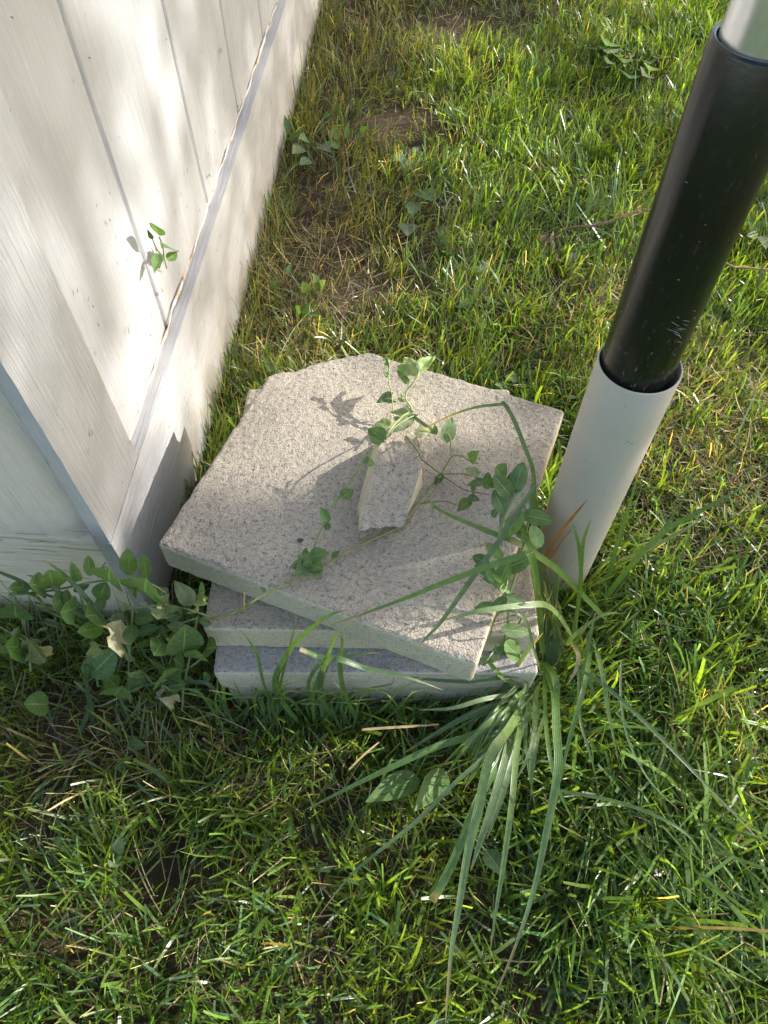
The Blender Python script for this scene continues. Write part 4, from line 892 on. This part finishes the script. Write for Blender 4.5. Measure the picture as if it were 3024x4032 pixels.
for (p, q) in [((1020, 690), (1020, 745)), ((1105, 685), (1103, 697))]:
    mb = MB(); a_ = sp(p); b_ = sp(q); r = .0055 if q[0] < 1100 else .004
    pr_ = [a_+(b_-a_)*t for t in np.linspace(0, 1, 9)]; T_ = smooth_path(pr_, 1)
    P = np.array(pr_); rr = r*np.array([.35, .35, .45, .7, .95, 1.0, .9, .6, .1])
    an = np.linspace(0, 2*math.pi, 10, endpoint=False); ax = unit(b_-a_); A_ = unit(np.cross(ax, [.3, .9, .1])); B2 = np.cross(ax, A_)
    V = P[:, None]+rr[:, None, None]*(A_*np.cos(an)[:, None]+B2*np.sin(an)[:, None])[None]
    mb.add(V.reshape(-1, 3), grid_faces(9, 10, True), (.42, .34, .16)); mb.build('seed_bud', M_stem, cp, (cv[0], cv[1]-.02, 0))
# dark long blades against the end wall
eb = py(*S1(600, 560), .44); ebo = empty('long_grass_clump', (eb[0], eb[1], 0)); tag(ebo, 'dark long blades leaning on the end wall behind the corner weed', 'grass clump')
mb = MB()
for (pts, w) in [([(720, 640), (620, 490), (480, 330), (380, 240), (280, 168)], .006), ([(400, 400), (300, 310), (170, 272)], .005), ([(300, 420), (150, 320), (0, 255), (-60, 230)], .0045), ([(640, 620), (500, 520), (300, 400), (0, 390)], .004), ([(700, 660), (560, 560), (360, 480), (150, 440)], .004), ([(560, 640), (420, 560), (240, 480)], .003),
                 ([(600, 1450), (580, 1150), (560, 950), (548, 820)], .006), ([(640, 1330), (600, 1150), (570, 980)], .006), ([(900, 1200), (910, 1130), (915, 1065)], .005), ([(1030, 1400), (1022, 1300), (1018, 1195)], .007), ([(690, 1375), (780, 1280), (900, 1140), (980, 1070)], .0035), ([(700, 1330), (600, 1290), (540, 1225)], .004), ([(980, 1290), (985, 1220), (985, 1165)], .005), ([(270, 1445), (330, 1460), (440, 1470)], .004), ([(1500, 1180), (1380, 1000), (1250, 970), (1000, 990), (700, 1025)], .005), ([(1250, 1380), (1200, 1250), (1060, 1100)], .003)]:
    ribbon(mb, [sp(p, -.005) for p in pts], w, random.choice([g1, g2, (.05, .09, .04)]))
mb.build('green_blades', M_blade, ebo, (eb[0], eb[1], 0))
# sprig poking out of the wall seam
sw = shed_world([[-.014, .235, .30]])[0]; spg = empty('bindweed_sprig', tuple(sw))
tag(spg, 'small green sprig of pointed leaves sticking out of the white siding', 'sprig')
def wp(p, off=.012):     # point just off the siding
    u, v = R1(*p); d = ray(u, v); c, s = math.cos(SH_ROT), math.sin(SH_ROT); nrm = np.array([c, s, 0]); q = np.array(SH)+nrm*(-.016+off)
    t = np.dot(q-CAMP, nrm)/np.dot(d, nrm); return CAMP+d*t
mb = MB(); tube(mb, [wp((838, 1348), .001), wp((825, 1300), .012), wp((818, 1240), .02), wp((800, 1190), .024)], .0009, (.14, .22, .06)); tube(mb, [wp((822, 1290), .013), wp((790, 1255), .012), wp((765, 1200), .012), wp((742, 1160), .014)], .0008, (.2, .22, .12))
mb.build('stem', M_stem, spg, sw)
mb = MB()
for (b, t, wr, o1, o2, c) in [((800, 1182), (762, 1108), .45, .024, .03, LG), ((828, 1245), (897, 1255), .42, .02, .022, LG), ((845, 1310), (890, 1260), .55, .016, .022, LG), ((800, 1275), (775, 1362), .4, .014, .018, LG), ((797, 1280), (800, 1350), .4, .015, .02, LG), ((765, 1200), (742, 1158), .25, .013, .016, LD)]:
    B = wp(b, o1); T = wp(t, o2); leaf(mb, B, T, wr*np.linalg.norm(T-B), c, lobes=.03, fold=.25, curl=.1)
mb.build('foliage', M_leaf, spg, sw)

# ------------------------------------------------------------------ dry woody vine behind the post
tv = pz(*S7(600, 620), .05); mb = MB()
Pv = zpath(S7, [(290, 690), (400, 642), (520, 630), (620, 612), (720, 572), (800, 545), (880, 528), (1050, 560), (1250, 760), (1410, 880), (1500, 895), (1720, 915)], [.01, .045, .06, .07, .08, .085, .09, .085, .07, .07, .065, .06])
tube(mb, Pv, (.0024, .0020), (.2, .13, .08), 8)
tw = mb.build('dry_woody_vine', M_twig, origin=(tv[0], tv[1], 0))
tag(tw, 'thin brown woody vine stem arching behind the black sleeve', 'vine stem')
mb = MB()
tube(mb, zpath(S7, [(690, 535), (725, 545), (720, 570), (780, 570), (830, 555), (880, 548)], [.10, .10, .085, .09, .09, .095]), .0013, (.45, .28, .14))
tube(mb, zpath(S7, [(800, 545), (830, 540), (845, 505), (825, 520), (850, 545)], [.09, .1, .11, .11, .1]), .0012, (.45, .28, .14))
mb.build('tendril', M_straw, tw, (tv[0], tv[1], 0))

# ------------------------------------------------------------------ broad leaved weeds in the lawn
def weed(label, fr, centre, leaves, cat='weed', h=.03):
    global mb
    c0 = pz(*fr(*centre), 0); o = empty('broadleaf_weed', (c0[0], c0[1], 0)); tag(o, label, cat)
    ms = MB(); ml = MB(); mb = ml
    for (b, t, wr, col) in leaves:
        B = pz(*fr(*b), h*.8); T = pz(*fr(*t), h*rng.uniform(1.0, 1.6))
        leaf(ml, B, T, wr*np.linalg.norm(T-B), col, fold=.2, lobes=.05)
        tube(ms, [np.array([c0[0], c0[1], 0]), (c0+B)/2+np.array([0, 0, h*.35]), B], .0012, (.16, .22, .08))
    ms.build('stem', M_stem, o, (c0[0], c0[1], 0)); ml.build('foliage', M_leaf, o, (c0[0], c0[1], 0))
weed('pair of pale upright oval leaves in the thin grass by the shed', S5, (610, 790), [((590, 760), (575, 668), .35, LY), ((640, 750), (652, 662), .38, LY), ((700, 760), (715, 710), .5, LG), ((600, 800), (530, 770), .4, LG), ((720, 720), (745, 690), .5, LG)], h=.035)
weed('broad dark leaves spreading at the foot of the shed wall', S5, (430, 830), [((330, 730), (300, 615), .3, LD), ((400, 800), (350, 830), .7, LR), ((480, 820), (530, 800), .6, LR), ((430, 760), (390, 745), .6, LD), ((500, 790), (550, 815), .5, LR), ((440, 870), (390, 890), .6, LD), ((520, 640), (560, 610), .6, LG), ((330, 760), (400, 720), .5, LD)], h=.04)
weed('single lobed bright leaf over a dark oval leaf in the middle lawn', S5, (1030, 1110), [((1050, 1040), (1105, 1080), .7, LG), ((1010, 1100), (1002, 1165), .55, LD), ((970, 1220), (978, 1270), .6, LR)], h=.035)
weed('low patch of small dull leaves beside the bare reddish soil', S5, (980, 840), [((960, 850), (900, 870), .7, LD), ((970, 830), (940, 790), .7, LD), ((1000, 830), (1040, 800), .7, LD), ((1010, 860), (1080, 870), .7, LD), ((980, 880), (970, 920), .7, LD), ((1060, 840), (1110, 830), .6, LD), ((1100, 900), (1140, 900), .6, LD)], h=.02)
weed('spindly seedlings with curled leaves between shed and broken slab corner', S6, (450, 720), [((490, 610), (465, 520), .5, (.24, .33, .12)), ((430, 620), (405, 570), .6, (.24, .33, .12)), ((500, 600), (520, 560), .5, LP), ((400, 740), (440, 680), .6, LG), ((440, 740), (490, 745), .5, LG), ((380, 750), (380, 700), .6, LG), ((320, 520), (340, 460), .5, LG), ((240, 600), (260, 550), .6, LD), ((240, 1050), (190, 970), .4, LD)], h=.05)
weed('cluster of oval leaves in grass behind the slab, left of the black sleeve', S6, (1330, 650), [((1290, 660), (1260, 580), .6, LD), ((1320, 680), (1250, 700), .6, LD), ((1340, 640), (1380, 570), .6, LD), ((1310, 640), (1290, 590), .8, LD), ((1350, 530), (1420, 450), .5, LR), ((1140, 300), (1210, 260), .6, LR), ((1130, 340), (1190, 350), .6, LD)], h=.03)
weed('toothed grey green leaves at the far right slab corner', R4, (1060, 340), [((1060, 320), (980, 300), .5, LR), ((1080, 300), (1190, 260), .4, LD), ((1070, 280), (1110, 230), .5, LD), ((1000, 380), (920, 350), .5, LD), ((1090, 440), (1150, 370), .5, LG), ((1380, 440), (1450, 435), .45, LP)], h=.03)
weed('sunlit patch of clover leaves in the far right lawn', R7, (780, 350), [((700+60*math.cos(i*2.4)*(i/9)**.5*2.2+60, 350+60*math.sin(i*2.4)*(i/9)**.5*1.3), (700+60*math.cos(i*2.4)*(i/9)**.5*2.2+60+20*math.cos(i*1.7), 350+60*math.sin(i*2.4)*(i/9)**.5*1.3+15*math.sin(i*1.7)), 1.0, LY if i % 3 else LP) for i in range(26)], 'clover', .035)
weed('dark leaves right of the black sleeve at the picture edge', S7, (1600, 640), [((1600, 660), (1540, 600), .6, LD), ((1610, 640), (1650, 580), .7, LG), ((1590, 690), (1530, 690), .5, LP), ((1630, 700), (1650, 760), .4, LP)], h=.04)
weed('two large arrow shaped leaves lying under the flopped long grass', S2, (700, 640), [((690, 590), (440, 700), .46, LG), ((830, 560), (690, 745), .42, LG), ((940, 430), (1040, 470), .5, LG), ((1040, 960), (1140, 1090), .5, LD), ((1150, 430), (1110, 410), .7, LG)], h=.05)
weed('small rounded leaves in the bright strip at the bottom of the lawn', S3, (1050, 1600), [((1040, 1600), (1010, 1590), .9, LY), ((1050, 1590), (1075, 1570), .9, LY), ((1050, 1620), (1060, 1650), .9, LY), ((880, 1590), (960, 1550), .2, LY)], h=.04)
weed('pale notched leaf over the bare soil hollow in the lower left lawn', S3, (640, 730), [((640, 770), (655, 680), .5, LR), ((310, 740), (325, 690), .8, LD), ((700, 180), (790, 190), .5, LG), ((630, 310), (720, 240), .4, LG), ((620, 830), (600, 840), .9, LR)], h=.03)
# shrivelled pale leaf near the woody vine
dl = pz(*S7(340, 780), .02); mb = MB()
leaf(mb, pz(*S7(300, 700), .03), pz(*S7(320, 860), .03), .022, (.22, .19, .12), crumple=.4); leaf(mb, pz(*S7(260, 700), .03), pz(*S7(210, 760), .03), .03, (.25, .17, .11), crumple=.4); leaf(mb, pz(*S7(380, 830), .02), pz(*S7(445, 825), .035), .02, (.6, .6, .58), crumple=.4)
tag(mb.build('dead_leaf', M_straw, origin=(dl[0], dl[1], 0)), 'shrivelled brown dead leaf below the end of the woody vine', 'leaf')

# ------------------------------------------------------------------ unseen tree added at the right, leaves placed to throw the dappled shade
# (rays are followed from the sun to the first surface, so the crown's gaps lie where the lawn and wall are lit)
COVER = [  # shaded patches seen on the surfaces: x, y, radius x, radius y (photo units), cover
    (35, 110, 80, 150, .9), (245, 400, 36, 260, .8), (525, 170, 80, 230, .9), (375, 110, 22, 90, .75), (205, 900, 110, 220, .95), (130, 420, 40, 180, .35), (30, 640, 60, 90, .3),
    (640, 300, 220, 480, .96), (560, 640, 90, 60, .4), (900, 560, 160, 140, .6), (1130, 860, 130, 80, .45), (700, 1250, 420, 130, .8),
    (180, 1600, 330, 190, .9), (760, 1530, 360, 70, .7), (700, 1750, 220, 120, .35), (340, 1850, 150, 110, .7), (1100, 250, 90, 120, .45), (1200, 620, 120, 70, .4), (1300, 1500, 120, 60, .4), (1150, 1900, 90, 150, .4)]
LIT = [(300, 250, 26, 400, 1), (410, 190, 18, 170, .9), (360, 800, 60, 260, 1), (60, 420, 40, 130, .8), (700, 890, 300, 190, 1), (1500, 950, 200, 260, .8), (1500, 1850, 260, 260, .8), (700, 2090, 1100, 130, 1), (1350, 1250, 150, 300, .8)]
e1 = np.array([-math.sin(SUN_AZ), math.cos(SUN_AZ), 0]); e2 = np.cross(SDIR, e1); e2 = e2 if e2[2] > 0 else -e2
n = 64000
qa = rng.uniform(-2.0, 4.2, n); qb = rng.uniform(-1.3, 1.9, n)
O = np.array([-.05, .8, .1]) + qa[:, None]*e1 + qb[:, None]*e2 + SDIR*4.0
tbest = np.full(n, np.inf); hit_pole = np.zeros(n, bool)
t = (O[:, 2]-0)/SDIR[2]; tbest = np.minimum(tbest, t)
t = (O[:, 2]-ZT)/SDIR[2]; P = O-t[:, None]*SDIR; k = inside_quad(P[:, 0], P[:, 1], TOPQ); tbest = np.where(k, np.minimum(tbest, t), tbest)
nrm = np.array([math.cos(SH_ROT), math.sin(SH_ROT), 0]); al = np.array([-math.sin(SH_ROT), math.cos(SH_ROT), 0])
t = ((O-np.array(SH)) @ nrm)/np.dot(SDIR, nrm); P = O-t[:, None]*SDIR; k = ((P-np.array(SH)) @ al > 0) & (P[:, 2] > 0); tbest = np.where(k, np.minimum(tbest, t), tbest)
oc = O[:, :2]-np.array(POLE); dh = -SDIR[:2]; perp = oc[:, 0]*dh[1]-oc[:, 1]*dh[0]; perp = perp/np.linalg.norm(dh)
tp_ = -(oc @ dh)/np.dot(dh, dh); zp = O[:, 2]-tp_*SDIR[2]
hit_pole = (np.abs(perp) < RW+.06) & (zp > .02) & (zp < 1.0)
P = O-tbest[:, None]*SDIR; tw_ = ((O-np.array(SH)) @ nrm)/np.dot(SDIR, nrm); on_wall = np.abs(tw_-tbest) < 1e-6; u, v = proj(P); u = u/1.8228; v = v/1.8228
cov = .12 + .25*(fbm(qa*5, qb*5, 3, 3)-.4)
for (cx, cy, rx, ry, a_) in COVER: cov = np.maximum(cov, a_*np.clip(1.6-1.6*(((u-cx)/rx)**2+((v-cy)/ry)**2), 0, 1))
for (cx, cy, rx, ry, a_) in LIT: cov = cov*(1-a_*np.clip(1.6-1.6*(((u-cx)/rx)**2+((v-cy)/ry)**2), 0, 1))
BANDS = [(.875, .050, .26, .80, .9), (1.15, .024, .40, .80, .85), (1.56, .30, .24, .95, .9), (2.1, .15, .2, 1.0, .6), (.735, .045, .52, .95, .95), (.66, .025, .45, .8, .5), (.58, .055, .20, .52, .97), (.535, .03, .2, .36, .8), (1.08, .07, .0, .22, .8), (1.35, .05, .0, .2, .5), (.70, .02, .28, .5, .4)]
cw = .74+.5*(fbm(P[:, 1]*6, P[:, 2]*1.6, 19, 2)-.5)
for (yc, hw, za, zb, a_) in BANDS: cw = np.maximum(cw, a_*np.clip(1.5-(np.abs(P[:, 1]-yc-.02*np.sin(P[:, 2]*9+yc*7))/hw)**2, 0, 1)*np.clip((P[:, 2]-za)/.06+.5, 0, 1)*np.clip((zb-P[:, 2])/.1+.5, 0, 1))
for (cx, cy, rx, ry) in ((330, 560, 60, 330), (400, 190, 20, 180), (350, 830, 110, 200), (40, 440, 60, 150)): cw = cw*(1-.68*np.clip(1.5-1.5*(((u-cx)/rx)**2+((v-cy)/ry)**2), 0, 1))
cov = np.where(on_wall & (u > -300) & (v > -300), cw, cov)
cov = np.where(hit_pole, np.maximum(cov, .985), cov)
off = (u < -200) | (u > 1900) | (v < -250) | (v > 2500); cov = np.where(off, .62*np.clip(fbm(qa*3, qb*3, 8, 3)*2-.3, 0, 1), cov)
LEAFA = np.where(on_wall, .0009, .0021); lam = -np.log(1-np.clip(cov, 0, .985)); want = lam/LEAFA; have = n/(6.2*3.2)
k = rng.random(n) < np.clip(want/have, 0, 1)
Oc = O[k]; m = len(Oc); dist = rng.uniform(1.0, 4.5, m); dist = dist+3.5*on_wall[k]; C_ = Oc + SDIR*dist[:, None]     # 5 to 12 m up the sun's ray
ax = unit(rng.normal(size=(m, 3))*.7+e1*rng.normal(size=(m, 1))); nn = unit(SDIR+rng.normal(size=(m, 3))*.45); sd = unit(np.cross(ax, nn)); ax = np.cross(nn, sd)
Ls = (rng.uniform(.065, .095, m)*np.where(on_wall[k], .66, 1))[:, None]; Ws = Ls*.42
V = np.stack([C_-ax*Ls/2, C_-ax*Ls*.1+sd*Ws+nn*.008, C_+ax*Ls/2, C_-ax*Ls*.1-sd*Ws+nn*.008], 1)
mbt = MB(); cc = np.repeat(np.array([.055, .10, .03])*np.exp(rng.normal(0, .3, (m, 1))), 4, 0)
mbt.add(V.reshape(-1, 3), np.arange(m*4).reshape(-1, 4), np.clip(cc, 0, 1), np.tile([[0, 0], [1, .5], [0, 1], [-1, .5]], (m, 1)))
tcx = Oc.mean(0)+SDIR*2.8; tb = np.array([tcx[0]+.3, tcx[1]+.4, 0])
tree = empty('unseen_shade_tree', (tb[0], tb[1], 0)); tag(tree, 'unseen tree added right of the lawn, its crown shaped to cast the dappled shade', 'tree')
mbt.build('crown', M_leaf, tree, (tb[0], tb[1], 0), smooth=False)
mbk = MB()
tube(mbk, [tb+np.array([0, 0, -.1]), tb+np.array([.03, .02, .8]), tb+np.array([-.05, .0, 1.6]), tcx+np.array([.2, .3, -.8])], (.15, .10), (.1, .08, .06), 14)
fork = tcx+np.array([.2, .3, -.8])
for k_ in range(14):
    e = C_[rng.integers(m)]; mid = (fork+e)/2+np.array([0, 0, .15]); tube(mbk, [fork+np.array([0, 0, -.1]), mid, e], (.03, .006), (.1, .08, .06), 6)
mbk.build('trunk', M_bark, tree, (tb[0], tb[1], 0))
